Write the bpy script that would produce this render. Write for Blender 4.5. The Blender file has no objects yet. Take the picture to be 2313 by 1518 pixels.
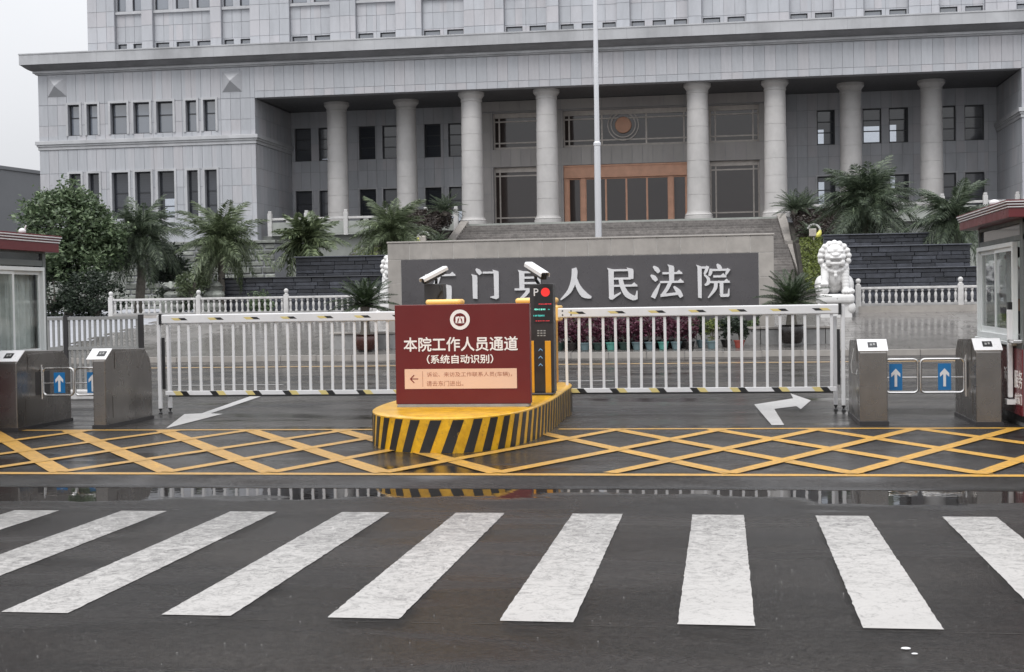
import bpy, bmesh, math, random
import numpy as np
from mathutils import Vector, Matrix, Euler
R = math.radians
random.seed(7); rng = np.random.default_rng(7)
S = bpy.context.scene
COL = S.collection

# ------------------------------------------------------------------ camera
PW, PH, FPX = 2313.0, 1518.0, 3170.0
YAW, PIT, ROL, EYE = .1492, -.02619, -.0162, 1.6
def cam_axes():
    cy, sy, cp, sp = math.cos(YAW), math.sin(YAW), math.cos(PIT), math.sin(PIT)
    f = Vector((-sy*cp, cy*cp, sp)); r = Vector((cy, sy, 0)); u = r.cross(f)
    c, s = math.cos(ROL), math.sin(ROL)
    return c*r + s*u, -s*r + c*u, f
RX, UX, FX = cam_axes()
EYEP = Vector((0, 0, EYE))
def ray(px, py): return RX*((px-PW/2)/FPX) + UX*((PH/2-py)/FPX) + FX
def at(px, py, Y):                 # pixel of the photograph -> point on the vertical plane y = Y
    d = ray(px, py); return EYEP + d*(Y/d.y)
def atz(px, py, z=0.0):            # pixel -> point on the level z
    d = ray(px, py); return EYEP + d*((z-EYE)/d.z)
def xz(px, py, Y):
    p = at(px, py, Y); return p.x, p.z
cam = bpy.data.cameras.new('camera'); co = bpy.data.objects.new('camera', cam); COL.objects.link(co)
cam.sensor_width = 36; cam.lens = 36*FPX/PW; cam.clip_end = 3000; cam.clip_start = .05
co.matrix_world = Matrix(((RX.x, UX.x, -FX.x, 0), (RX.y, UX.y, -FX.y, 0), (RX.z, UX.z, -FX.z, EYE), (0, 0, 0, 1)))
S.camera = co

# ------------------------------------------------------------------ sky, sun, exposure
SUN_EL, SUN_AZ = R(58), R(200)     # azimuth from +Y clockwise: behind the camera
W = bpy.data.worlds.new('World'); S.world = W; W.use_nodes = True
nt = W.node_tree; nt.nodes.clear()
wo = nt.nodes.new('ShaderNodeOutputWorld'); bg = nt.nodes.new('ShaderNodeBackground')
sky = nt.nodes.new('ShaderNodeTexSky'); sky.sky_type = 'NISHITA'; sky.sun_disc = False
sky.sun_elevation = SUN_EL; sky.sun_rotation = SUN_AZ; sky.air_density = 2; sky.dust_density = 6; sky.ozone_density = 1
hs = nt.nodes.new('ShaderNodeHueSaturation'); hs.inputs['Saturation'].default_value = .12
nt.links.new(sky.outputs[0], hs.inputs['Color'])
tc = nt.nodes.new('ShaderNodeTexCoord'); sp = nt.nodes.new('ShaderNodeSeparateXYZ')
nt.links.new(tc.outputs['Generated'], sp.inputs[0])
mr = nt.nodes.new('ShaderNodeMapRange'); mr.inputs['From Min'].default_value = 0; mr.inputs['From Max'].default_value = 1
mr.inputs['To Min'].default_value = 5.5; mr.inputs['To Max'].default_value = 17.5   # overcast: brighter overhead than at the horizon
nt.links.new(sp.outputs['Z'], mr.inputs['Value'])
nz = nt.nodes.new('ShaderNodeTexNoise'); nz.inputs['Scale'].default_value = 2.2; nz.inputs['Detail'].default_value = 5; nt.links.new(tc.outputs['Generated'], nz.inputs['Vector'])
nm = nt.nodes.new('ShaderNodeMapRange'); nm.inputs['From Min'].default_value = .3; nm.inputs['From Max'].default_value = .7; nm.inputs['To Min'].default_value = .93; nm.inputs['To Max'].default_value = 1.06
nt.links.new(nz.outputs['Fac'], nm.inputs['Value']); mm = nt.nodes.new('ShaderNodeMath'); mm.operation = 'MULTIPLY'; nt.links.new(mr.outputs[0], mm.inputs[0]); nt.links.new(nm.outputs[0], mm.inputs[1])
cl = nt.nodes.new('ShaderNodeVectorMath'); cl.operation = 'SCALE'; cl.inputs[0].default_value = (.965, .985, 1.03)
nt.links.new(mm.outputs[0], cl.inputs['Scale'])
mx = nt.nodes.new('ShaderNodeMixRGB'); mx.inputs['Fac'].default_value = .82
nt.links.new(hs.outputs[0], mx.inputs['Color1']); nt.links.new(cl.outputs[0], mx.inputs['Color2'])
nt.links.new(mx.outputs[0], bg.inputs['Color']); bg.inputs['Strength'].default_value = .12
nt.links.new(bg.outputs[0], wo.inputs['Surface'])
sl = bpy.data.lights.new('sun', 'SUN'); sl.energy = 1.25; sl.angle = R(22); sl.color = (1, .98, .95)
so = bpy.data.objects.new('sun', sl); COL.objects.link(so)
sd = Vector((math.sin(SUN_AZ)*math.cos(SUN_EL), math.cos(SUN_AZ)*math.cos(SUN_EL), math.sin(SUN_EL)))
so.rotation_euler = sd.to_track_quat('Z', 'Y').to_euler(); so.location = (0, -20, 40)
S.view_settings.view_transform = 'Standard'; S.view_settings.look = 'None'
S.view_settings.gamma = 1; S.view_settings.exposure = 0.15
try: S.view_settings.use_curve_mapping = False
except Exception: pass
S.render.engine = 'CYCLES'; S.cycles.max_bounces = 6; S.cycles.use_denoising = True

# ------------------------------------------------------------------ materials
class NT:
    def __init__(s, name):
        s.m = bpy.data.materials.new(name); s.m.use_nodes = True; s.t = s.m.node_tree
        s.b = s.t.nodes['Principled BSDF']; s.o = s.t.nodes['Material Output']
    def n(s, typ, props=None, **ins):
        d = s.t.nodes.new('ShaderNode'+typ)
        for k, v in (props or {}).items(): setattr(d, k, v)
        for k, v in ins.items():
            k = int(k[1:]) if k[0] == '_' and k[1:].isdigit() else k.replace('_', ' ')
            s.set(d.inputs[k], v)
        return d
    def set(s, inp, v):
        if hasattr(v, 'links') and hasattr(v, 'is_output'): s.t.links.new(v, inp)
        else: inp.default_value = v
    def coord(s, kind='Object'): return s.n('TexCoord').outputs[kind]
    def noise(s, scale, detail=4, rough=.6, vec=None, dist=0):
        d = s.n('TexNoise', None, Scale=scale, Detail=detail, Roughness=rough, Distortion=dist)
        s.t.links.new(vec if vec is not None else s.coord(), d.inputs['Vector']); return d.outputs['Fac']
    def ramp(s, fac, stops):
        d = s.n('ValToRGB'); s.t.links.new(fac, d.inputs[0]); e = d.color_ramp.elements
        while len(e) < len(stops): e.new(.5)
        for q, (p, c) in zip(e, stops):
            q.position = p; q.color = (c, c, c, 1) if not hasattr(c, '__len__') else (*c[:3], 1)
        return d.outputs[0]
    def math(s, op, a, b=0.0):
        d = s.n('Math', {'operation': op}); s.set(d.inputs[0], a); s.set(d.inputs[1], b); return d.outputs[0]
    def mix(s, fac, a, b, mode='MIX'):
        d = s.n('MixRGB', {'blend_type': mode}); s.set(d.inputs[0], fac)
        for i, v in ((1, a), (2, b)):
            s.set(d.inputs[i], v if hasattr(v, 'links') else ((*v[:3], 1) if hasattr(v, '__len__') else (v, v, v, 1)))
        return d.outputs[0]
    def maprange(s, v, a, b, c, d_):
        d = s.n('MapRange'); s.set(d.inputs[0], v)
        for i, x in zip((1, 2, 3, 4), (a, b, c, d_)): d.inputs[i].default_value = x
        return d.outputs[0]
    def bump(s, h, strength=.2, dist=.02):
        d = s.n('Bump', None, Strength=strength, Distance=dist); s.set(d.inputs['Height'], h); return d.outputs[0]
    def islrand(s):
        a = s.n('NewGeometry').outputs['Random Per Island']; b = s.n('ObjectInfo').outputs['Random']
        return s.math('FRACT', s.math('ADD', a, b))
    def scale_vec(s, v, sc):
        d = s.n('Mapping'); s.t.links.new(v, d.inputs[0]); d.inputs['Scale'].default_value = sc; return d.outputs[0]
def lin(c): return tuple(((v/255+.055)/1.055)**2.4 if v/255 > .04045 else v/255/12.92 for v in c)

def plain(name, col, rough=.5, metal=0, var=.15, nscale=4, bump=0, bscale=40, spec=.5, isl=0, dirt=0, coat=0, stretch=None):
    k = NT(name); b = k.b
    vec = k.coord()
    if stretch: vec = k.scale_vec(vec, stretch)
    f = k.noise(nscale, 5, .62, vec)
    lo = tuple(c*(1-var) for c in col); hi = tuple(min(1, c*(1+var)) for c in col)
    c = k.ramp(f, [(.3, lo), (.7, hi)])
    if isl:
        r = k.islrand(); g = k.maprange(r, 0, 1, 1-isl, 1+isl)
        c = k.mix(1, c, g, 'MULTIPLY')
    if dirt:
        d = k.ramp(k.noise(nscale*.35, 6, .7, k.scale_vec(k.coord(), (1, 1, .35))), [(.45, 0.0), (.75, dirt)])
        c = k.mix(d, c, tuple(x*.35 for x in col))
    k.set(b.inputs['Base Color'], c); b.inputs['Metallic'].default_value = metal
    r = k.maprange(k.noise(nscale*2.3, 4), .3, .7, max(.02, rough-.08), min(1, rough+.08)); k.set(b.inputs['Roughness'], r)
    b.inputs['Specular IOR Level'].default_value = spec
    if coat: b.inputs['Coat Weight'].default_value = coat; b.inputs['Coat Roughness'].default_value = .08
    if bump: k.set(b.inputs['Normal'], k.bump(k.noise(bscale, 5, .65), bump, .01))
    return k.m

M = {}
def mk_panel(name, base, pink):
    k = NT(name); r = k.islrand()
    c = k.ramp(r, [(0, tuple(x*.92 for x in base)), (.45, base), (.7, pink), (1, tuple(min(1, x*1.07) for x in base))])
    f = k.noise(.9, 6, .65, k.scale_vec(k.coord(), (1, 1, .3)))
    c = k.mix(k.ramp(f, [(.42, 0.0), (.8, .42)]), c, tuple(x*.5 for x in base)); c = k.mix(k.ramp(k.noise(2.6, 7, .75, k.scale_vec(k.coord(), (1, 1, .12))), [(.55, 0.0), (.75, .3)]), c, tuple(x*.5 for x in base))
    c = k.mix(.16, c, k.noise(160, 2, .8), 'OVERLAY')
    k.set(k.b.inputs['Base Color'], c); k.b.inputs['Roughness'].default_value = .42
    k.set(k.b.inputs['Normal'], k.bump(k.noise(2.2, 2), .05, .05))
    return k.m
M['panel'] = mk_panel('grey_granite', (.45, .462, .49), (.47, .46, .48))
M['panel_warm'] = mk_panel('warm_granite', (.40, .38, .365), (.385, .36, .355))
M['joint'] = plain('dark_joint', (.31, .315, .335), .8, var=.1)
M['trim'] = plain('stone_trim', (.47, .475, .49), .5, var=.1, nscale=1.2, dirt=.45)
M['cornice'] = plain('stone_cornice', (.45, .455, .47), .5, var=.1, nscale=.8, dirt=.6)
M['column'] = plain('column_stone', (.50, .485, .475), .45, var=.07, nscale=1.5, dirt=.25, bump=.05)
M['soffit'] = plain('soffit_stone', (.10, .10, .105), .6)  # set darker than the facade stone to hold the deep portico shade
M['frame_dark'] = plain('dark_window_frame', (.03, .032, .038), .35, var=.1)
def mk_glass(name, col, f0ior, rough, stripes=0):
    k = NT(name); b = k.b
    r = k.islrand()
    c = k.mix(k.maprange(r, 0, 1, 0, .6), col, tuple(x*2.0 for x in col))
    if stripes:
        wv = k.n('TexWave', {'wave_type': 'BANDS', 'bands_direction': 'Z'}, Scale=2.2, Distortion=.6)
        k.t.links.new(k.coord(), wv.inputs['Vector']); c = k.mix(k.math('MULTIPLY', wv.outputs['Fac'], stripes), c, tuple(x*2.6 for x in col))
    k.set(b.inputs['Base Color'], c); b.inputs['IOR'].default_value = f0ior; b.inputs['Roughness'].default_value = rough
    k.set(b.inputs['Normal'], k.bump(k.noise(.7, 1), .03, .1))
    return k.m
M['glass'] = mk_glass('window_glass', (.03, .033, .04), 1.75, .06, .12)
M['glass_sky'] = mk_glass('coated_glass', (.10, .115, .14), 2.6, .06)  # coated glass; base colour lightened to carry some of the reflected sky
M['glass_dark'] = mk_glass('lobby_glass', (.034, .026, .024), 1.7, .05)
def mk_clear(name):
    k = NT(name); k.t.nodes.remove(k.b)
    tr = k.n('BsdfTransparent', None, Color=(.95, .97, .96, 1)); gl = k.n('BsdfGlossy', None, Roughness=.03)
    lw = k.n('LayerWeight', None, Blend=.5); fr = k.math('ADD', k.math('MULTIPLY', k.math('POWER', lw.outputs['Facing'], 4.0), .8), .05); ms = k.n('MixShader'); k.t.links.new(fr, ms.inputs[0])
    k.t.links.new(tr.outputs[0], ms.inputs[1]); k.t.links.new(gl.outputs[0], ms.inputs[2]); k.t.links.new(ms.outputs[0], k.o.inputs['Surface'])
    return k.m
M['clear'] = mk_clear('clear_glass')
M['copper'] = plain('copper_frame', lin((206, 158, 132)), .42, .05, var=.12, nscale=2)
M['bronze'] = plain('bronze_mullion', (.46, .42, .385), .4, .3)
M['sky_glint'] = plain('mirror_pane', (.62, .66, .72), .1, .85, var=.03)
M['step'] = plain('step_granite', (.19, .175, .165), .3, var=.3, nscale=5, isl=.25, dirt=.6)
M['beige'] = plain('beige_stone', (.35, .325, .30), .45, var=.12, nscale=3, isl=.07, dirt=.35, bump=.08)
M['mortar'] = plain('pale_mortar', (.46, .45, .43), .8); M['plaque'] = plain('charcoal_stone', (.085, .08, .084), .3, var=.06, nscale=2)
M['letter'] = plain('brushed_letter', (.74, .73, .74), .32, .25, var=.05)
M['white_stone'] = plain('white_marble', (.72, .71, .70), .45, var=.06, nscale=6, dirt=.3, bump=.06)
M['balu'] = plain('pale_stone', (.56, .55, .54), .55, var=.1, nscale=9, dirt=.45, bump=.06)
M['balu_dk'] = plain('grey_stone', (.33, .325, .32), .55, var=.12, nscale=6, dirt=.5, bump=.06)
M['podwall'] = plain('podium_stone', (.33, .345, .32), .5, var=.12, nscale=1.5, dirt=.4)
M['slate'] = plain('wet_slate', (.042, .045, .055), .32, var=.35, nscale=5, isl=.45, bump=.4, bscale=18)
M['rubble'] = plain('rubble_stone', (.20, .21, .19), .6, var=.3, nscale=4, isl=.4, bump=.5, bscale=10)
M['white'] = plain('white_paint', (.66, .655, .66), .32, var=.04, nscale=3, dirt=.12)
M['white_pvc'] = plain('white_plastic_frame', (.62, .635, .625), .4, var=.04)
M['black'] = plain('black_plastic', (.015, .015, .016), .4, var=.2)
M['dark_metal'] = plain('charcoal_metal', (.032, .03, .031), .35, var=.15)
M['orange'] = plain('orange_paint', lin((212, 150, 40)), .4, var=.06, dirt=.15)
M['cream_paint'] = plain('cream_yellow_paint', lin((236, 190, 110)), .35, var=.05)
M['red_board'] = plain('maroon_board', lin((98, 23, 22)), .38, var=.05, nscale=2)
M['roof_red'] = plain('maroon_fascia', lin((98, 36, 40)), .35, var=.08, nscale=2)
M['maroon'] = plain('maroon_panel', lin((104, 38, 44)), .25, var=.08, nscale=2)
M['cream'] = plain('cream_plate', lin((220, 184, 160)), .4, var=.02)
M['red_ink'] = plain('maroon_ink', lin((120, 44, 36)), .5, var=.02)
M['faint_ink'] = plain('faded_ink', lin((160, 104, 84)), .5, var=.02)
M['white_ink'] = plain('white_ink', (.78, .75, .73), .4, var=.02)
M['blue'] = plain('blue_sign', lin((22, 104, 160)), .35, var=.04)
M['sky_ink'] = plain('pale_blue_chevron', lin((120, 160, 200)), .4, var=.02)
def mk_steel():
    k = NT('brushed_steel'); b = k.b
    f = k.noise(2.2, 3, .5, k.scale_vec(k.coord(), (1, 1, .5)))
    k.set(b.inputs['Base Color'], k.ramp(f, [(.3, (.19, .178, .168)), (.7, (.27, .255, .24))])); b.inputs['Metallic'].default_value = .9
    k.set(b.inputs['Roughness'], k.maprange(k.noise(2.5, 2), .3, .7, .22, .34))
    k.set(b.inputs['Normal'], k.bump(k.noise(.3, 0), .02, .05)); return k.m
M['steel'] = mk_steel()
M['chrome'] = plain('polished_tube', (.62, .61, .60), .2, .9, var=.05)
M['pole'] = plain('pole_steel', (.72, .72, .74), .3, .75, var=.04, nscale=.4)
M['fence'] = plain('grey_fence_paint', (.26, .26, .255), .5, var=.15, dirt=.3)
M['booth'] = plain('grey_green_metal', (.10, .11, .105), .45, var=.1, nscale=2)
M['booth_in'] = plain('booth_interior', (.17, .17, .165), .8, var=.2)
def mk_curtain():
    k = NT('grey_curtain'); v = k.n('TexWave', {'wave_type': 'BANDS', 'bands_direction': 'Y'}, Scale=3.3, Distortion=2.5, Detail=2)
    k.t.links.new(k.coord(), v.inputs['Vector'])
    k.set(k.b.inputs['Base Color'], k.ramp(k.noise(2.5, 3), [(.3, (.55, .56, .55)), (.7, (.72, .73, .72))])); k.b.inputs['Roughness'].default_value = .9
    k.set(k.b.inputs['Normal'], k.bump(v.outputs['Fac'], .5, .04)); return k.m
M['curtain'] = mk_curtain()
M['grey_bldg'] = plain('grey_render', (.17, .175, .185), .8, var=.06, nscale=.3)
M['soil'] = plain('dark_soil', (.028, .024, .019), .85, var=.4, nscale=3, bump=.5, bscale=8)
M['pot_brown'] = plain('brown_glaze', lin((70, 40, 34)), .25, var=.4, nscale=9)
M['pot_black'] = plain('dark_glaze', lin((38, 33, 32)), .25, var=.4, nscale=9)
M['pot_teal'] = plain('teal_pot', lin((86, 148, 136)), .45, var=.1)
M['pot_blue'] = plain('grey_blue_pot', lin((104, 124, 128)), .45, var=.1)
M['pot_green'] = plain('dark_green_pot', lin((40, 58, 54)), .45, var=.1)
M['pot_red'] = plain('terracotta_pot', lin((150, 72, 62)), .5, var=.1)
M['yellow_ring'] = plain('yellow_ring', lin((220, 214, 110)), .4, var=.08)
M['trunk'] = plain('palm_trunk', (.15, .135, .115), .85, var=.35, nscale=8, bump=.6, bscale=14)
M['skin'] = plain('skin', (.42, .26, .19), .5, var=.05)
M['shirt'] = plain('white_shirt', (.68, .68, .68), .8, var=.04)
M['trouser'] = plain('dark_trousers', (.05, .05, .055), .8, var=.1)
M['hair'] = plain('black_hair', (.012, .011, .01), .5, var=.2)
def emit(name, col, st):
    k = NT(name); k.set(k.b.inputs['Base Color'], (*[c*.3 for c in col], 1)); k.set(k.b.inputs['Emission Color'], (*col, 1)); k.b.inputs['Emission Strength'].default_value = st; return k.m
M['led_red'] = emit('red_led', (1, .035, .03), .75); M['led_redtext'] = emit('red_led_text', (1, .06, .08), .5)
M['led_green'] = emit('green_led', (.25, .95, .75), .7); M['led_cyan'] = emit('cyan_led', (.08, .62, .55), .6)
M['lamp_on'] = emit('lit_lamp', (1, .97, .92), 1.2)
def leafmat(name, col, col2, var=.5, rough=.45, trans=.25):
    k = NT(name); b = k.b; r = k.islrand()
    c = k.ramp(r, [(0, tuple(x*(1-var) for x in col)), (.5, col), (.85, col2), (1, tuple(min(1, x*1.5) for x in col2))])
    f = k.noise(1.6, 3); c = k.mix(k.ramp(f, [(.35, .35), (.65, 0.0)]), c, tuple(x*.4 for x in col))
    k.set(b.inputs['Base Color'], c); b.inputs['Roughness'].default_value = rough
    b.inputs['Transmission Weight'].default_value = 0
    td = k.n('BsdfTranslucent'); k.set(td.inputs['Color'], c); ms = k.n('MixShader', None, Fac=trans)
    k.t.links.new(b.outputs[0], ms.inputs[1]); k.t.links.new(td.outputs[0], ms.inputs[2]); k.t.links.new(ms.outputs[0], k.o.inputs['Surface'])
    return k.m
M['leaf'] = leafmat('broadleaf', (.105, .155, .08), (.20, .26, .145))
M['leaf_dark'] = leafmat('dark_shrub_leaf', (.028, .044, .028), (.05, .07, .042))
M['palm'] = leafmat('palm_leaf', (.105, .14, .072), (.18, .22, .12))
M['palm_dark'] = leafmat('palm_leaf_dark', (.08, .11, .07), (.135, .17, .105))
M['palm_lt'] = leafmat('palm_leaf_light', (.11, .145, .075), (.19, .23, .12))
M['dry_leaf'] = leafmat('dry_frond', (.12, .095, .06), (.17, .14, .09)); M['cycad'] = leafmat('cycad_leaf', (.04, .062, .03), (.06, .09, .04))
M['purple'] = leafmat('purple_leaf', (.10, .026, .046), (.19, .06, .10), .5)
M['hedge_y'] = leafmat('olive_hedge_leaf', (.15, .19, .045), (.23, .27, .07))
M['hedge_b'] = leafmat('brown_hedge_leaf', (.05, .038, .034), (.075, .06, .05))
M['grass'] = leafmat('low_green_cover', (.07, .11, .04), (.13, .18, .07))
M['flower'] = plain('white_petals', (.6, .58, .58), .6)

def mk_asphalt(name, street):
    k = NT(name); b = k.b; co = k.coord()
    sep = k.n('SeparateXYZ'); k.t.links.new(co, sep.inputs[0])
    big = k.noise(.5, 6, .66, k.scale_vec(co, (.3, 1.5, 1))); mid = k.noise(2.2, 6, .7); fine = k.noise(130, 3, .75); agg = k.noise(320, 2, .6)
    c = k.ramp(big, [(.32, (.0125, .0110, .0102)), (.68, (.034, .0300, .0275))])
    c = k.mix(.8, c, k.ramp(k.noise(26, 5, .75), [(.34, .2), (.66, .8)]), 'OVERLAY'); c = k.mix(.6, c, k.ramp(fine, [(.35, .2), (.62, .8)]), 'OVERLAY')
    sp_ = k.ramp(k.noise(190, 1, .5), [(.70, 0.0), (.75, .7)]); c = k.mix(sp_, c, (.20, .195, .19))
    w1 = k.noise(.55, 7, .66, k.scale_vec(co, (.45, 1.3, 1)))
    if street:
        yy = k.maprange(sep.outputs['Y'], 11.0, 12.05, -.15, .26)
        m = k.math('ADD', w1, yy)
        y2 = k.maprange(sep.outputs['Y'], 8.6, 11.2, -.12, .02); m = k.math('ADD', m, y2)
        pud = k.ramp(m, [(.505, 0.0), (.56, 1.0)])
    else:
        pud = k.ramp(w1, [(.44, 0.0), (.60, .92)])
    c = k.mix(k.math('MULTIPLY', pud, .55), c, (.018, .017, .017))
    k.set(b.inputs['Base Color'], c)
    wn = k.noise(.8, 6, .6, k.scale_vec(co, (.35, 1.2, 1)), dist=.6); wet = k.maprange(wn, .38, .56, .42, .07)
    rr = k.mix(pud, wet, .02); k.set(b.inputs['Roughness'], rr); k.set(b.inputs['Specular IOR Level'], k.mix(pud, k.ramp(k.math('ADD', k.math('MULTIPLY', fine, .6), k.math('MULTIPLY', k.noise(45, 3, .7), .4)), [(.36, .03), (.64, .34)]), .45)); b.inputs['IOR'].default_value = 1.38
    hgt = k.math('ADD', k.math('MULTIPLY', fine, .7), k.math('MULTIPLY', agg, .3))
    bp = k.n('Bump', None, Distance=.012); k.t.links.new(hgt, bp.inputs['Height']); k.set(bp.inputs['Strength'], k.math('MULTIPLY', k.math('SUBTRACT', 1.0, pud), .8))
    rip = k.n('Bump', None, Distance=.02, Strength=.035); k.t.links.new(k.noise(3.5, 3, .6), rip.inputs['Height']); k.t.links.new(bp.outputs[0], rip.inputs['Normal'])
    k.set(b.inputs['Normal'], rip.outputs[0]); return k.m
M['street'] = mk_asphalt('wet_street_asphalt', True)
M['drive'] = mk_asphalt('wet_drive_asphalt', False)
def mk_roadpaint(name, col, wear, edge=True):
    k = NT(name); b = k.b
    n1 = k.noise(9, 10, .82, k.scale_vec(k.coord(), (1.05, 1.0, 1)), dist=1.6); n2 = k.noise(75, 4, .75)
    sep = k.n('SeparateXYZ'); k.t.links.new(k.coord(), sep.inputs[0])
    n0 = n1
    if wear > .3:
        n0 = k.math('ADD', n1, k.math('ADD', k.maprange(sep.outputs['Y'], 7.0, 10.6, -.075, .05), k.maprange(sep.outputs['X'], -4, 1, .04, -.035)))
    wmask = k.ramp(k.math('ADD', k.math('MULTIPLY', n0, .75), k.math('MULTIPLY', n2, .25)), [(.455, 0.0), (.585, wear)])
    c = k.ramp(k.noise(1.3, 4), [(.3, tuple(x*.88 for x in col)), (.7, col)])
    c = k.mix(wmask, c, (.10, .095, .09)); k.set(b.inputs['Base Color'], c); b.inputs['IOR'].default_value = 1.36
    k.set(b.inputs['Roughness'], k.maprange(n1, .3, .7, .28, .5)); k.set(b.inputs['Normal'], k.bump(n2, .25, .004)); return k.m
M['zebra'] = mk_roadpaint('white_road_paint', (.455, .437, .418), .85)
M['arrowp'] = mk_roadpaint('grey_white_road_paint', (.46, .45, .44), .3)
M['yellow'] = mk_roadpaint('yellow_road_paint', lin((210, 157, 46)), .5)
M['edgey'] = mk_roadpaint('orange_edge_paint', lin((214, 176, 120)), .2)
def mk_plaza():
    k = NT('wet_paving'); b = k.b
    c = k.ramp(k.noise(1.3, 6, .65), [(.3, (.135, .127, .12)), (.7, (.20, .19, .18))]); c = k.mix(1, c, k.maprange(k.islrand(), 0, 1, .88, 1.1), 'MULTIPLY')
    k.set(b.inputs['Base Color'], c)
    k.set(b.inputs['Roughness'], k.ramp(k.noise(.5, 5, .6, k.coord('Object')), [(.38, .11), (.6, .34)])); b.inputs['IOR'].default_value = 1.33; b.inputs['Specular IOR Level'].default_value = .3
    k.set(b.inputs['Normal'], k.bump(k.noise(6, 4), .04, .01)); return k.m
M['plaza'] = mk_plaza()
def mk_island():
    k = NT('island_yellow'); b = k.b
    c = k.ramp(k.noise(5, 6, .7), [(.28, lin((176, 128, 22))), (.65, lin((224, 172, 34)))])
    c = k.mix(k.ramp(k.noise(12, 6, .75), [(.54, 0.0), (.72, .6)]), c, (.11, .085, .035))
    k.set(b.inputs['Base Color'], c); b.inputs['Roughness'].default_value = .28; k.set(b.inputs['Normal'], k.bump(k.noise(9, 4), .2, .01)); return k.m
M['island'] = mk_island()

# ------------------------------------------------------------------ mesh builder
class MB:
    def __init__(s): s.v = []; s.f = []
    def add(s, vs, fs):
        o = len(s.v); s.v += [tuple(p) for p in vs]; s.f += [tuple(i+o for i in f) for f in fs]; return s
    def box(s, x0, x1, y0, y1, z0, z1, fn=None):
        vs = [(x, y, z) for x in (x0, x1) for y in (y0, y1) for z in (z0, z1)]
        if fn: vs = [fn(*p) for p in vs]
        return s.add(vs, [(0, 1, 3, 2), (4, 6, 7, 5), (0, 4, 5, 1), (2, 3, 7, 6), (0, 2, 6, 4), (1, 5, 7, 3)])
    def lathe(s, prof, c=(0, 0, 0), n=16, cap=True):
        o = len(s.v); m = len(prof)
        for r, z in prof:
            for i in range(n):
                a = 2*math.pi*i/n; s.v.append((c[0]+r*math.cos(a), c[1]+r*math.sin(a), c[2]+z))
        for j in range(m-1):
            for i in range(n):
                k = (i+1) % n; s.f.append((o+j*n+i, o+j*n+k, o+(j+1)*n+k, o+(j+1)*n+i))
        if cap: s.f.append(tuple(o+i for i in reversed(range(n)))); s.f.append(tuple(o+(m-1)*n+i for i in range(n)))
        return s
    def tube(s, pts, rad, n=8, cap=True):
        pts = [Vector(p) for p in pts]; rs = rad if hasattr(rad, '__len__') else [rad]*len(pts); o = len(s.v); up = None
        for i, p in enumerate(pts):
            t = (pts[min(i+1, len(pts)-1)]-pts[max(i-1, 0)]).normalized()
            if up is None: up = Vector((0, 0, 1)) if abs(t.z) < .9 else Vector((1, 0, 0))
            a = (up - t*up.dot(t)).normalized(); b = t.cross(a); up = a
            for k in range(n):
                w = 2*math.pi*k/n; s.v.append(tuple(p + (a*math.cos(w)+b*math.sin(w))*rs[i]))
        for j in range(len(pts)-1):
            for i in range(n):
                k = (i+1) % n; s.f.append((o+j*n+i, o+j*n+k, o+(j+1)*n+k, o+(j+1)*n+i))
        if cap: s.f.append(tuple(o+i for i in reversed(range(n)))); s.f.append(tuple(o+(len(pts)-1)*n+i for i in range(n)))
        return s
    def prism(s, poly, lo, hi, fn=None):       # polygon in (a,b), extruded lo..hi along the third axis
        n = len(poly); f = fn or (lambda a, b, c: (a, b, c))
        vs = [f(a, b, lo) for a, b in poly]+[f(a, b, hi) for a, b in poly]
        return s.add(vs, [tuple(range(n))[::-1], tuple(range(n, 2*n))]+[(i, (i+1) % n, n+(i+1) % n, n+i) for i in range(n)])
    def ball(s, c, r, n=10, m=7, sc=(1, 1, 1)):
        o = len(s.v)
        for j in range(m+1):
            t = math.pi*j/m
            for i in range(n):
                a = 2*math.pi*i/n; s.v.append((c[0]+r*sc[0]*math.sin(t)*math.cos(a), c[1]+r*sc[1]*math.sin(t)*math.sin(a), c[2]+r*sc[2]*math.cos(t)))
        for j in range(m):
            for i in range(n):
                k = (i+1) % n; s.f.append((o+j*n+i, o+j*n+k, o+(j+1)*n+k, o+(j+1)*n+i))
        return s
def mesh(name, mb, mat, smooth=False):
    me = bpy.data.meshes.new(name); me.from_pydata(mb.v, [], mb.f)
    b = bmesh.new(); b.from_mesh(me); bmesh.ops.remove_doubles(b, verts=b.verts, dist=1e-6) if len(b.verts) < 5000 and smooth else None
    bmesh.ops.recalc_face_normals(b, faces=b.faces); b.to_mesh(me); b.free()
    if mat is not None: me.materials.append(mat)
    if smooth: me.polygons.foreach_set('use_smooth', [True]*len(me.polygons)); me.set_sharp_from_angle(angle=R(40))
    me.update(); return me
ORG = {}
def obj(name, mb, mat, parent=None, smooth=False, bevel=0, label=None, kind=None, local=False, seg=2):
    """one mesh object; vertices given in world coordinates unless local"""
    o0 = ORG[parent] if (parent is not None and not local) else Vector()
    if o0.length > 0: mb.v = [(x-o0.x, y-o0.y, z-o0.z) for x, y, z in mb.v]
    me = mb if isinstance(mb, bpy.types.Mesh) else mesh(name, mb, mat, smooth)
    o = bpy.data.objects.new(name, me); COL.objects.link(o)
    if parent is not None: o.parent = parent
    ORG[o] = o0.copy()
    if bevel:
        m = o.modifiers.new('bevel', 'BEVEL'); m.width = bevel; m.segments = seg; m.limit_method = 'ANGLE'; m.angle_limit = R(35)
    if label: o['label'] = label
    if kind: o['kind'] = kind
    return o
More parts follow.
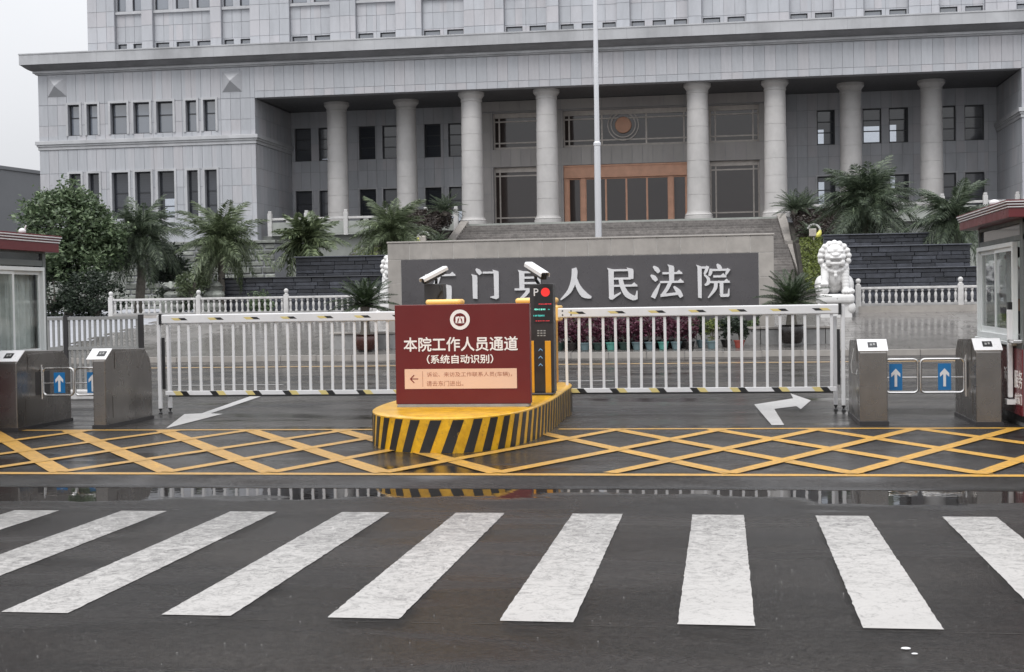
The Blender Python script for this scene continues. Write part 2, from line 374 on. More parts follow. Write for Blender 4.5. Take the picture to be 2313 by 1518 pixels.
def inst(name, me, parent, loc=(0, 0, 0), rot=(0, 0, 0), sc=(1, 1, 1), label=None):
    """an object sharing mesh data; loc in world coordinates"""
    o = bpy.data.objects.new(name, me); COL.objects.link(o)
    o0 = ORG[parent] if parent is not None else Vector()
    if parent is not None: o.parent = parent
    o.location = Vector(loc)-o0; o.rotation_euler = rot; o.scale = sc; ORG[o] = Vector(loc)
    if label: o['label'] = label
    return o
def thing(name, label, cat, loc=(0, 0, 0), group=None):
    o = bpy.data.objects.new(name, None); COL.objects.link(o); o.location = loc; o.empty_display_size = .2
    o['label'] = label; o['category'] = cat; ORG[o] = Vector(loc)
    if group: o['group'] = group
    return o
def tag(o, label, cat, group=None):
    o['label'] = label; o['category'] = cat
    if group: o['group'] = group
    return o
def structure(name, mb, mat, **k):
    o = obj(name, mb, mat, **k); o['kind'] = 'structure'; return o
def copy_tree(o, loc=None, label=None, parent=None):
    c = o.copy(); COL.objects.link(c)
    if parent is not None: c.parent = parent
    if loc is not None: c.location = loc; ORG[c] = Vector(loc)
    if label: c['label'] = label
    for ch in o.children: copy_tree(ch, parent=c)
    return c
def fY(y): return lambda u, v, d: (u, y-d, v)
def fXp(x): return lambda u, v, d: (x+d, u, v)
def fXm(x): return lambda u, v, d: (x-d, u, v)
def fY_t(y): return lambda u, v, d: (u, y-d, v)

def text(name, body, size, mat, parent, fn, ext=.004, bold=0, align='CENTER', label=None):
    cu = bpy.data.curves.new(name, 'FONT'); cu.body = body; cu.size = size; cu.extrude = 0; cu.align_x = align; cu.align_y = 'CENTER'; cu.offset = bold; cu.resolution_u = 3
    t = bpy.data.objects.new('t', cu); COL.objects.link(t); bpy.context.view_layer.update()
    me = bpy.data.meshes.new_from_object(t.evaluated_get(bpy.context.evaluated_depsgraph_get())); bpy.data.objects.remove(t)
    b = bmesh.new(); b.from_mesh(me)
    r = bmesh.ops.extrude_face_region(b, geom=b.faces[:]); vs = [e for e in r['geom'] if isinstance(e, bmesh.types.BMVert)]
    for v in vs: v.co.z += ext
    b.to_mesh(me); b.free()
    o0 = ORG[parent] if parent is not None else Vector()
    for v in me.vertices: v.co = Vector(fn(v.co.x, v.co.y, v.co.z))-o0
    me.materials.clear(); me.materials.append(mat); me.name = name
    o = bpy.data.objects.new(name, me); COL.objects.link(o)
    if parent is not None: o.parent = parent
    ORG[o] = o0.copy()
    if label: o['label'] = label
    return o

# ------------------------------------------------------------------ ground, street, driveway, plaza
def quad(mb, x0, x1, y0, y1, z): return mb.add([(x0, y0, z), (x1, y0, z), (x1, y1, z), (x0, y1, z)], [(0, 1, 2, 3)])
structure('ground', quad(MB(), -900, 900, -900, 900, -.12), M['soil'])
ZS, YS = -.06, 12.30                            # the street lies a little lower; the drive ramps down to its gutter
KS = (EYE-ZS)/EYE
structure_street = MB(); quad(structure_street, -70, 70, -30, YS, ZS)
street = structure('street', structure_street, M['street'])
dm = MB(); quad(dm, -45, 45, 12.54, 37.1, 0); dm.add([(-45, YS, ZS), (45, YS, ZS), (45, 12.54, 0), (-45, 12.54, 0)], [(0, 1, 2, 3)])
driveway = structure('driveway', dm, M['drive'])
ORG[street] = Vector(); ORG[driveway] = Vector()
def strip(mb, p, q, w, z):                        # painted line from p to q on the ground
    p, q = Vector(p), Vector(q); t = (q-p).normalized(); n = Vector((-t.y, t.x))*w/2
    return mb.add([(*(p-n), z), (*(p+n), z), (*(q+n), z), (*(q-n), z)], [(0, 1, 2, 3)])
def ragged(x0, x1, y0, y1, z, step=.05, amp=.0018):     # painted bar with slightly uneven edges
    mb = MB(); n = int((y1-y0)/step); vs = []
    for i in range(n+1):
        y = y0+(y1-y0)*i/n; vs += [(x0+random.gauss(0, amp), y+(random.gauss(0, amp) if i in (0, n) else 0), z), (x1+random.gauss(0, amp), y+(random.gauss(0, amp) if i in (0, n) else 0), z)]
    return mb.add(vs, [(2*i, 2*i+1, 2*i+3, 2*i+2) for i in range(n)])
for i in range(-6, 7):
    x = (-2.0+.878*i+(.004*i))*KS; yo = -.004*i if i > 0 else .003*i
    obj('crosswalk_stripe', ragged(x, x+.372*KS, (6.85+yo)*KS, (10.33+2*yo)*KS, ZS+.004), M['zebra'], street)
sm = MB(); n = 150
for i in range(n):
    x0, x1 = -10+i*.15, -10+(i+1)*.15
    if random.random() < .85: quad(sm, x0, x1, 6.78*KS+random.gauss(0, .002), 6.784*KS+random.gauss(0, .002), ZS+.003)
obj('pavement_seam', sm, M['soil'], street)
gm = MB(); rg_ = random.Random(9)
for i in range(420):
    yy = rg_.uniform(5.6, 11.9) if i % 3 else rg_.uniform(5.6, 8); xx = yy*rg_.uniform(-.56, .24); h = rg_.choice((.0015, .0015, .002, .002, .003)); a_ = rg_.uniform(0, 3)
    v_ = [(xx+h*1.3*math.cos(a_+j*math.pi/2), yy+h*math.sin(a_+j*math.pi/2), ZS) for j in range(4)]+[(xx, yy, ZS+h*.45)]
    gm.add(v_, [(0, 1, 4), (1, 2, 4), (2, 3, 4), (3, 0, 4)])
gr = obj('grit', gm, plain('pale_grit', (.30, .29, .28), .8)); gr['kind'] = 'stuff'; gr['label'] = 'pale grit scattered over the wet street'; gr['category'] = 'grit'
# yellow box junction
YB0, YB1 = 12.62, 17.03
lines = [((-11, YB0), (6.0, YB0), .15), ((-9.4, YB1), (-4.12, YB1), .13), ((-2.0, YB1), (3.5, YB1), .13)]
zi = 0
for p, q, w in lines: obj('box_line', strip(MB(), p, q, w, .004), M['yellow'], driveway)
px = 1.23
def clip_l(p, q, x0, x1):
    if p[0] > q[0]: p, q = q, p
    if q[0] < x0 or p[0] > x1: return None
    f = lambda x: p[1]+(q[1]-p[1])*(x-p[0])/(q[0]-p[0])
    a = p if p[0] >= x0 else (x0, f(x0)); b = q if q[0] <= x1 else (x1, f(x1)); return a, b
for x0, x1 in ((-9.4, -6.33), (-8.32, -5.24), (-7.05, -4.22), (-5.9, -3.13), (-4.75, -2.05), (-2.4, .07), (-1.3, 1.16), (-.14, 2.26), (1.05, 3.3), (2.24, 4.5)):
    obj('box_line', strip(MB(), (x0, YB1-.08), (x1, YB0+.08), .17 if x0 > -3 else .20, .0075), M['yellow'], driveway)
for x0, x1 in ((-9.3, -8.05), (-8.3, -6.85), (-7.27, -5.9), (-6.33, -4.62), (-5.26, -3.72), (-4.22, -2.7), (-3.14, -1.25), (-2.06, .0), (-1.03, 1.13), (.04, 2.22), (1.1, 3.35), (2.2, 4.4)):
    obj('box_line', strip(MB(), (x0, YB0+.08), (x1, YB1-.08), .15, .011), M['yellow'], driveway)
# direction arrows
la = [(-7.14, 17.25), (-7.78, 19.5), (-7.56, 19.6), (-8.07, 23.27), (-7.87, 23.27), (-7.42, 19.6), (-7.2, 19.5)]
mb = MB(); mb.add([(x, y, .004) for x, y in la], [(0, 1, 2, 5, 6), (2, 3, 4, 5)]); obj('straight_arrow', mb, M['arrowp'], driveway)
ra = [(.58, 17.48), (.73, 17.50), (.70, 19.98), (1.03, 20.45), (1.06, 19.9), (1.30, 21.55), (1.07, 23.1), (1.06, 22.0), (.44, 20.8)]
mb = MB(); mb.add([(x, y, .004) for x, y in ra], [(0, 1, 2, 8), (2, 3, 7, 8), (4, 5, 6, 7, 3)]); obj('turn_arrow', mb, M['arrowp'], driveway)
obj('edge_line', strip(MB(), (-30, 33.9), (14, 33.75), .20, .004), M['edgey'], driveway)
obj('lane_line', strip(MB(), *[tuple(atz(*p)[:2]) for p in ((380, 871), (640, 869))], .12, .004), M['arrowp'], driveway)
obj('lane_line', strip(MB(), *[tuple(atz(*p)[:2]) for p in ((1262, 861), (1386, 860))], .12, .004), M['arrowp'], driveway)
# kerb and plaza
kerb = structure('kerb', MB().box(-45, 45, 37.12, 37.28, -.05, .10), M['balu_dk']); ORG[kerb] = Vector()
kme = mesh('kerb_stone', MB().box(.008, .992, 37.095, 37.30, .0, .15), M['beige'])
for i in range(-24, 12): inst('kerb_stone', kme, kerb, (i, random.uniform(-.006, .006), random.uniform(-.006, .006)))
ZP = lambda y: .15+.086*(min(max(y, 37.3), 50)-37.3) + .012*max(0, y-50)
mb = MB(); mb.add([(-45, 37.3, .125), (45, 37.3, .125), (45, 50, ZP(50)-.025), (-45, 50, ZP(50)-.025), (45, 66, ZP(66)-.025), (-45, 66, ZP(66)-.025)], [(0, 1, 2, 3), (3, 2, 4, 5)])
plaza = structure('plaza', mb, M['joint']); ORG[plaza] = Vector()
tm = mesh('paving_tile', MB().box(.006, .794, .006, .594, -.04, 0), M['plaza'])
sl_ = math.atan(.086)
tiles = []
for j in range(21):
    for i in range(-25, 12):
        x = i*.8+(.4 if j % 2 else 0); y = 37.32+j*.6
        vis = (-16.6 < x < -9.6) or (1.0 < x < 6.5) or (y < 38.5 and -17 < x < 3)
        tiles.append((0 if vis else 1, y, x))
tiles.sort(); stuff = MB()
for k, (v, y, x) in enumerate(tiles):
    if k < 300: inst('paving_tile', tm, plaza, (x, y, ZP(y)+random.gauss(0, .0015)), (sl_, 0, 0))
    else: stuff.box(x+.006, x+.794, y+.006, y+.594, -.04, 0, lambda a, b, c: (a, b, c+ZP(b)))
for j in range(26):
    for i in range(-25, 12): y = 50+j*.6; x = i*.8; stuff.box(x+.006, x+.794, y+.006, y+.594, -.04, 0, lambda a, b, c: (a, b, c+ZP(b)))
obj('paving', stuff, M['plaza'], plaza, kind='stuff')

# ------------------------------------------------------------------ court building
B = thing('court_building', 'large grey stone courthouse with round columns, dark recessed windows and a deep cornice', 'building', (-5.6, 80, 5))
PAN = []                                      # (face, u0,u1,v0,v1,d,mat)
def edges(a, b, s, anchor=None):
    anchor = a if anchor is None else anchor
    k0 = math.ceil((a-anchor)/s+1e-6); e = [a]; x = anchor+k0*s
    while x < b-.08:
        if x > a+.08: e.append(x)
        x += s
    return e+[b]
BACK = MB()
def inside(u, v, holes): return any(h[0] < u < h[1] and h[2] < v < h[3] for h in holes)
def wall(face, u0, u1, v0, v1, us, vs, holes=(), thick=.4, d=0, mat='panel', back=True):
    cu = sorted(set([u0, u1]+[x for h in holes for x in h[:2] if u0 < x < u1])); cv = sorted(set([v0, v1]+[x for h in holes for x in h[2:] if v0 < x < v1]))
    if back:
        for a, b in zip(cu, cu[1:]):
            for c, e in zip(cv, cv[1:]):
                if not inside((a+b)/2, (c+e)/2, holes): BACK.box(a, b, c, e, d-thick, d-.022, face)
    g = .011
    for a, b in zip(us, us[1:]):
        for c, e in zip(vs, vs[1:]):
            xs = [a]+[x for x in cu if a < x < b]+[b]; zs = [c]+[z for z in cv if c < z < e]+[e]
            for p, q in zip(xs, xs[1:]):
                for r, t in zip(zs, zs[1:]):
                    if inside((p+q)/2, (r+t)/2, holes) or q-p < .03 or t-r < .03: continue
                    PAN.append((face, p+(g if p == a else 0), q-(g if q == b else 0), r+(g if r == c else 0), t-(g if t == e else 0), d, mat))
def window(face, u0, u1, v0, v1, d, parent=B, glass='glass', mull=(), trans=(), fw=.07, surround=0, sky_glint=None, tint=None):
    f = MB(); dp = .08
    for a, b, c, e in ((u0, u0+fw, v0, v1), (u1-fw, u1, v0, v1), (u0+fw, u1-fw, v0, v0+fw), (u0+fw, u1-fw, v1-fw, v1)): f.box(a, b, c, e, d, d+dp, face)
    for m in mull: f.box(m-fw*.4, m+fw*.4, v0+fw, v1-fw, d, d+dp*.9, face)
    for t in trans: f.box(u0+fw, u1-fw, t-fw*.45, t+fw*.45, d, d+dp*.8, face)
    w = obj('window', f, M['frame_dark'], parent)
    obj('pane', MB().box(u0+.01, u1-.01, v0+.01, v1-.01, d-.02, d+.03, face), M[glass], w)
    if sky_glint: obj('sky_glint', MB().box(*sky_glint, d+.031, d+.035, face), M['sky_glint'], w)  # mirror patch added over the pane to stand for bright reflected sky
    if surround:
        s = MB(); k = surround; dd = .06
        for a, b, c, e in ((u0-k, u0-.002, v0, v1+k), (u1+.002, u1+k, v0, v1+k), (u0-.002, u1+.002, v1+.002, v1+k)): s.box(a, b, c, e, 0.001, dd, face)
        obj('window_surround', s, M['trim'], w)
    return w
F80 = fY(80); F87 = fY(87); F855 = fY(85.5); F82 = fY(82)
XW0, XW1, XR = -40.74, -27.15, 16.25
wx = [(-38.85, -38.12), (-37.65, -36.96), (-36.15, -35.11), (-34.69, -33.69), (-33.25, -32.22), (-31.42, -30.75), (-30.32, -29.57)]
UP, LO = (11.86, 13.72), (6.8, 9.58)
holes = [(a, b, *UP) for a, b in wx]+[(a, b, *LO) for a, b in wx]
ust = edges(XW0, XW1, .605)
wall(F80, XW0, XW1, 11.58, 15.56, ust, [11.58, 12.5, 13.74, 15.56], holes)
wall(F80, XW0, XW1, 5.35, 11.05, ust, [5.35, 6.5, 7.55, 8.6, 9.62, 11.05], holes)
for a, b in wx:
    sky_ = .45 < random.random()
    window(F80, a, b, *UP, -.36, glass='glass_sky', trans=(12.95,), surround=.13)
    window(F80, a, b, *LO, -.36, glass='glass', trans=(8.35, 7.5), surround=.13, sky_glint=(a+.28, b-.08, 6.95, 7.95) if abs(a+33.25) < .01 else None)
# left flank wall of the wing, right wing
FL = fXp(XW1); FRt = fXm(XR)
wall(FL, 80, 87, 11.58, 13.7, edges(80, 87, .7), [11.58, 12.65, 13.7], thick=.3)
wall(FL, 80, 87, 5.35, 11.05, edges(80, 87, .7), [5.35, 6.5, 7.55, 8.6, 9.62, 11.05], thick=.3)
wall(FRt, 80, 87, 11.58, 13.7, edges(80, 87, .7), [11.58, 12.65, 13.7], thick=.3)
wall(FRt, 80, 87, 5.35, 11.05, edges(80, 87, .7), [5.35, 6.5, 7.55, 8.6, 9.62, 11.05], thick=.3)
XR1 = XR+13.6
wxr = [(XR+(-27.15-b), XR+(-27.15-a)) for a, b in wx]
hr = [(a, b, *UP) for a, b in wxr]+[(a, b, *LO) for a, b in wxr]
wall(F80, XR, XR1, 11.58, 15.56, edges(XR, XR1, .605), [11.58, 12.5, 13.74, 15.56], hr)
wall(F80, XR, XR1, 5.35, 11.05, edges(XR, XR1, .605), [5.35, 6.5, 7.55, 8.6, 9.62, 11.05], hr)
for a, b in wxr:
    window(F80, a, b, *UP, -.36, glass='glass_sky', trans=(12.95,), surround=.13); window(F80, a, b, *LO, -.36, trans=(8.35, 7.5), surround=.13)
# entablature between the wings
wall(F80, XW1, XR, 13.72, 15.56, edges(XW1, XR, .605), [13.72, 14.12, 15.56], thick=.7)
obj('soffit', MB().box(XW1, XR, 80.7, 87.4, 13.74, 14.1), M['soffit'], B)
# string course
def course(face, u0, u1, ext0=0, ext1=0):
    m = MB()
    for v0, v1, d in ((11.36, 11.58, .19), (11.24, 11.36, .12), (11.05, 11.24, .06)): m.box(u0-d*ext0, u1+d*ext1, v0, v1, -.3, d, face)
    return m
obj('string_course', course(F80, XW0, XW1, 1, 1), M['trim'], B, bevel=.015)
mf = MB()
for v0, v1, d in ((11.36, 11.577, .188), (11.24, 11.36, .118), (11.052, 11.24, .058)): mf.box(80.002-.0, 87, v0, v1, -.1, d, FL)
obj('string_course', mf, M['trim'], B)
obj('string_course', course(F80, XR, XR1, 1, 1), M['trim'], B, bevel=.015)
mf = MB()
for v0, v1, d in ((11.36, 11.577, .188), (11.24, 11.36, .118), (11.052, 11.24, .058)): mf.box(80.002, 87, v0, v1, -.1, d, FRt)
obj('string_course', mf, M['trim'], B)
# cornice: profile swept along the front, mitred back at the left end
prof = [(-.4, 16.78), (.78, 16.78), (.81, 16.77), (.81, 16.70), (.78, 16.69), (.78, 16.10), (.73, 16.08), (.66, 16.05), (.56, 15.95), (.43, 15.86), (.30, 15.80), (.22, 15.79), (.22, 15.66), (.12, 15.65), (.12, 15.59), (.05, 15.56), (-.4, 15.56)]
def sweep(prof, xa, xb):
    m = MB(); n = len(prof)
    ring = lambda p: [(xa-o if True else 0, 80-o, z) for o, z in prof]
    r0 = [(xa-o, 95, z) for o, z in prof]; r1 = [(xa-o, 80-o, z) for o, z in prof]; r2 = [(xb+o, 80-o, z) for o, z in prof]; r3 = [(xb+o, 95, z) for o, z in prof]
    m.add(r0+r1+r2+r3, [(j*n+i, j*n+i+1, (j+1)*n+i+1, (j+1)*n+i) for j in range(3) for i in range(n-1)]); return m
M['dark_moulding'] = plain('dark_moulding_stone', (.21, .21, .22), .5, var=.2, nscale=.7, dirt=.5)  # darker stone tone for the curved moulding under the fascia
cor = obj('cornice', sweep(prof[:6], XW0, XR1), M['cornice'], B); obj('cornice_fillet', sweep(prof[11:], XW0, XR1), M['cornice'], cor)
obj('cornice_moulding', sweep([(.70, 16.10), (.70, 16.06), (.64, 16.02)]+prof[8:12], XW0, XR1), M['dark_moulding'], cor)
jm = MB()
for x in edges(XW0-.7, XR1, 1.21)[1:-1]: jm.box(x-.006, x+.006, 80-.783, 80-.77, 16.11, 16.685)
obj('fascia_joint', jm, M['joint'], cor, kind='stuff')
obj('roof_deck', MB().box(XW0+.3, XR1-.3, 80.3, 95, 16.5, 16.74), M['trim'], B)
M['stud'] = plain('stud_stone', (.38, .385, .405), .5, var=.04)
# pyramid studs
for cx, cz in (xz(129, 196, 80), xz(524, 184, 80)):
    s = .62; obj('pyramid_stud', MB().add([(cx-s, 79.996, cz-s), (cx+s, 79.996, cz-s), (cx+s, 79.996, cz+s), (cx-s, 79.996, cz+s), (cx, 79.62, cz)], [(0, 1, 4), (1, 2, 4), (2, 3, 4), (3, 0, 4)]), M['stud'], B)
# recessed back walls
bx = [(-26.92, -25.84), (-25.35, -24.27), (-22.71, -21.64), (-21.18, -20.12), (-18.46, -17.41), (-16.93, -15.88)]
bxr = [(5.77, 6.84), (8.48, 9.57), (10.01, 11.14), (12.8, 13.88), (14.39, 15.51)]
B2, B1 = (10.62, 12.72), (6.5, 8.72)
def backwall(x0, x1, wins, warm):
    h = [(a, b, *B2) for a, b in wins]+[(a, b, *B1) for a, b in wins]
    wall(F87, x0, x1, 5.4, 13.74, edges(x0, x1, .62), [5.4, 6.5, 7.6, 8.72, 9.9, 10.62, 11.7, 12.72, 13.74], h, mat=warm)
    for i, (a, b) in enumerate(wins):
        for lv, v in ((0, B1), (1, B2)):
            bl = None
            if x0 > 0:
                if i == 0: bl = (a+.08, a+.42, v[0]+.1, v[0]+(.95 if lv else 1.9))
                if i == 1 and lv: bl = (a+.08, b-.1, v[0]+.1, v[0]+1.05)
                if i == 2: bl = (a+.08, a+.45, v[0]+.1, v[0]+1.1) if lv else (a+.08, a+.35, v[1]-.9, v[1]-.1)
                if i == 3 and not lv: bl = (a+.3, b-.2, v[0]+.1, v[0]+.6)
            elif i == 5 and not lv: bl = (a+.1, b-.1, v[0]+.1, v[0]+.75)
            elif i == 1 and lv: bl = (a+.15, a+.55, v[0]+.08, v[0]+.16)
            window(F87, a, b, *v, -.3, trans=(v[0]+.75, v[0]+1.4), surround=.1 if not lv else 0, sky_glint=bl)
backwall(XW1, -14.6, bx, 'panel'); backwall(3.35, XR, bxr, 'panel')
# central lobby: piers, spandrels, glass
bays = [(-13.85, -10.6), (-9.52, -1.82), (-.66, 2.3)]
hl = []
for a, b in bays: hl += [(a, b, 10.8, 13.05), (a, b, 6.0, 9.72)]
wall(F855, -14.6, 3.35, 6.0, 13.74, edges(-14.6, 3.35, .62), [6.0, 7.05, 8.1, 9.72, 10.8, 11.9, 13.05, 13.74], hl, mat='panel_warm', thick=.5)
BACK.box(-14.6, -14.58, 85.5, 87, 6, 13.74); BACK.box(3.33, 3.35, 85.5, 87, 6, 13.74)
for i, (a, b) in enumerate(bays):
    for lv, (v0, v1) in enumerate(((6.0, 9.72), (10.8, 13.05))):
        if i == 1 and lv == 0: continue
        f = MB(); fw = .1; d = -.42
        for p, q, c, e in ((a, a+fw, v0, v1), (b-fw, b, v0, v1), (a+fw, b-fw, v0, v0+.16), (a+fw, b-fw, v1-.3, v1)): f.box(p, q, c, e, d, d+.1, F855)
        w = obj('lobby_window', f, M['bronze'], B); k = .36
        obj('pane', MB().box(a+.02, b-.02, v0+.02, v1-.02, d-.03, d+.03, F855), M['glass_dark'], w)
        t = MB(); ts = .042
        for z in (v0+(.62 if lv == 0 else .42), v1-.52): t.box(a+fw, b-fw, z-ts, z+ts, d+.031, d+.07, F855)
        for x in (a+k, b-k): t.box(x-ts, x+ts, v0+.16, v1-.3, d+.032, d+.075, F855)
        if i == 1:
            for x in (-7.15, -4.45): t.box(x-.05, x+.05, v0+.16, v1-.3, d+.033, d+.085, F855)
        obj('mullion', t, M['bronze'], w)
        if i == 1:
            cx, cz = xz(1407, 281, 85.5); f3 = lambda X, Y, Z: (cx+X, 85.5+.42-.11-Z, cz+Y)
            dk = MB().lathe([(.50, 0), (.50, .05), (.46, .09), (.1, .12)], n=28); dk.v = [f3(*p) for p in dk.v]
            obj('emblem', dk, M['copper'], w, smooth=True)
            for r in (.74, .93):
                rg = MB(); n = 36
                rg.add([f3(rr*math.cos(2*math.pi*q/n), rr*math.sin(2*math.pi*q/n), zz) for q in range(n) for rr, zz in ((r-.03, 0), (r+.03, 0), (r+.03, .05), (r-.03, .05))], [(4*q+j, 4*q+(j+1) % 4, 4*((q+1) % n)+(j+1) % 4, 4*((q+1) % n)+j) for q in range(n) for j in range(4)])
                obj('emblem_ring', rg, M['bronze'], w)
# copper entrance doors
a, b = bays[1]; d = -.3
fr = MB().box(a, b, 8.98, 9.70, d-.1, d+.16, F855).box(a-.0, b+.0, 9.60, 9.719, d, d+.22, F855).box(a, b, 8.93, 9.02, d, d+.2, F855)
door = obj('entrance_door', fr, M['copper'], B, bevel=.01)
posts = [(-9.5, -9.22), (-8.48, -8.2), (-3.15, -2.87), (-2.1, -1.84)]
for p, q in posts: obj('door_post', MB().box(p, q, 6.0, 8.93, d-.08, d+.1, F855), M['copper'], door)
leafx = [-8.2, -6.95, -5.7, -4.45, -3.15]
for p, q in list(zip(leafx, leafx[1:]))+[(-9.22, -8.48), (-2.87, -2.1)]:
    m = MB(); w_ = .055
    for u0, u1, v0, v1 in ((p, p+w_, 6.02, 8.92), (q-w_, q, 6.02, 8.92), (p+w_, q-w_, 6.02, 6.14), (p+w_, q-w_, 8.84, 8.92)): m.box(u0, u1, v0, v1, d-.05, d+.03, F855)
    lf = obj('door_leaf', m, M['copper'], door); obj('pane', MB().box(p+.01, q-.01, 6.03, 8.9, d-.03, d-.005, F855), M['glass_dark'], lf)
# lintel band over the lobby glass
wall(fY(85.2), -14.6, 3.35, 13.1, 13.72, edges(-14.6, 3.35, 1.25), [13.1, 13.72], mat='panel_warm', thick=.28)
# columns
def column(cx, cy, r, z0, z1):
    m = MB(); h = z1-z0; prof = [(r*1.0, .42)]; n = 7
    for i in range(n):
        za = .42+(h-.95)*i/n; zb = .42+(h-.95)*(i+1)/n; ra = r*(1-.10*i/n); rb = r*(1-.10*(i+1)/n)
        prof += [(ra, za+.012), (rb, zb-.012), (rb-.016, zb-.006), (rb-.016, zb+.006)]
    c = obj('column', m.lathe(prof, (cx, cy, z0), 32, cap=False), M['column'], B, smooth=True)
    obj('column_base', MB().lathe([(r*1.22, 0), (r*1.22, .16), (r*1.16, .18), (r*1.19, .25), (r*1.12, .32), (r*1.06, .34), (r*1.03, .43)], (cx, cy, z0), 32), M['column'], c, smooth=True)
    rt = r*.9
    obj('capital', MB().lathe([(rt*1.0, h-.56), (rt*1.06, h-.54), (rt*1.06, h-.46), (rt*1.02, h-.44), (rt*1.05, h-.36), (rt*1.26, h-.2), (rt*1.3, h-.18), (rt*1.3, h)], (cx, cy, z0), 32), M['column'], c, smooth=True)
for cx in (-14.4, -9.97, -1.28, 3.08): column(cx, 81.25, .66, 6.0, 13.72)
for cx in (-23.15, -18.82, 7.46, 11.98): column(cx, 83.5, .66, 5.6, 13.74)
# tower above
bayl = [(-36.67, -34.93, 2), (-34.22, -30.54, 3), (-29.85, -28.04, 2), (-25.57, -23.05, 2), (-21.47, -19.03, 2), (-17.45, -14.9, 2), (-12.51, -9.97, 2), (-9.27, -5.88, 3), (-5.12, -1.75, 3), (-.99, 1.54, 2), (3.97, 6.46, 2), (8.1, 10.58, 2), (12.24, 14.73, 2), (16.4, 18.9, 2), (20.5, 23.0, 2)]
TV = [16.6, 17.74, 18.7, 19.62, 20.6, 21.58, 22.5]
cur = at(197, 50, 82).x
for a, b, nw in bayl:
    wall(F82, cur, a, 16.6, 22.5, edges(cur, a, .62 if a-cur > .9 else 2), TV, thick=.5); cur = b
    pw = .42 if nw == 2 else .46; ww = ((b-a-.16)-pw*(nw-1))/nw
    wins = [(a+.08+i*(ww+pw), a+.08+i*(ww+pw)+ww) for i in range(nw)]
    h = [(p, q, 16.6, 17.66) for p, q in wins]+[(p, q, 19.66, 21.5) for p, q in wins]
    wall(F82, a, b, 16.6, 22.5, edges(a, b, (b-a)/max(2, round((b-a)/.62))), TV, h, d=-.28, thick=.3)
    for p, q in wins:
        g = random.choice(['glass_sky', 'glass_sky', 'glass'])
        window(F82, p, q, 16.62, 17.66, -.5, glass='glass_sky', fw=.05); window(F82, p, q, 19.66, 21.5, -.5, glass='glass_sky', fw=.05, trans=(20.9,))
    obj('sill', MB().box(a+.005, b-.005, 19.45, 19.6, -.3, -.14, F82), M['trim'], B)
    if nw == 2 and abs(a-3.97) < .01: obj('ceiling_lamp', MB().ball((5.85, 82.42, 16.98), .07, 10, 6, (1.6, .5, .7)), M['lamp_on'], B)
wall(F82, cur, 27, 16.6, 22.5, edges(cur, 27, .62), TV)
obj('tower_side', MB().box(at(197, 50, 82).x+.02, 26.9, 82.55, 100, 16.6, 22.5), M['trim'], B)
obj('wall_backing', BACK, M['joint'], B)
obj('core_wall', MB().box(XW0+.05, XW1-.35, 80.45, 95, 5.4, 15.6).box(XR+.35, XR1-.05, 80.45, 95, 5.4, 15.6).box(XW1-.3, XR+.3, 87.45, 95, 5.4, 16.5), M['joint'], B)
# choose the 300 cladding panels that show largest, join the rest
ub = mesh('wall_panel', MB().box(-.5, .5, -.5, .5, -.5, .5), M['panel'])
def prio(p):
    f = p[0]; front = f in (F80,) and p[1] < XR+.5
    return -((p[2]-p[1])*(p[4]-p[3])*(3 if front else 1)*(0 if p[1] > XR+.3 and f is F80 else 1))
PAN.sort(key=prio); rest = {}
for i, (f, u0, u1, v0, v1, d, mt) in enumerate(PAN):
    if i < 300 and mt == 'panel':
        c = f((u0+u1)/2, (v0+v1)/2, d-.01); flat = f in (F80, F82, F87, F855)
        inst('wall_panel', ub, B, c, (0, 0, 0), (u1-u0, .024, v1-v0) if flat else (.024, u1-u0, v1-v0))
    else: rest.setdefault(mt, MB()).box(u0, u1, v0, v1, d-.024, d+random.uniform(0, .003), f)
for mt, mb in rest.items(): obj('cladding', mb, M[mt], B, kind='stuff')

# podium under the building
pod = MB().box(-14.5, 3.12, 80.02, 88, .5, 5.985).box(-27.15, -14.5, 81.0, 88, .5, 5.6).box(3.12, XR, 81.0, 88, .5, 5.6)
obj('podium', pod, M['podwall'], B); obj('podium_floor', MB().box(-14.5, 3.12, 80.3, 87, 5.986, 5.992), M['step'], B); obj('podium_floor', MB().box(-27.1, -14.6, 81.2, 87, 5.601, 5.61), M['step'], B); obj('podium_floor', MB().box(3.2, XR-.05, 81.2, 87, 5.601, 5.61), M['step'], B)  # thin dark floor sheets added to cut light bouncing into the portico
for xa_, xb_ in ((XW0-.05, XW1+.05), (XR-.05, XR1-.02)): obj('basement', MB().box(xa_, xb_, 79.95, 95, 0, 4.9), M['podwall'], B)
obj('wing_plinth', MB().box(XW0-.1, XW1+.1, 79.9, 95, 4.9, 5.35).box(XR-.1, XR1, 79.9, 95, 4.9, 5.35), M['trim'], B)

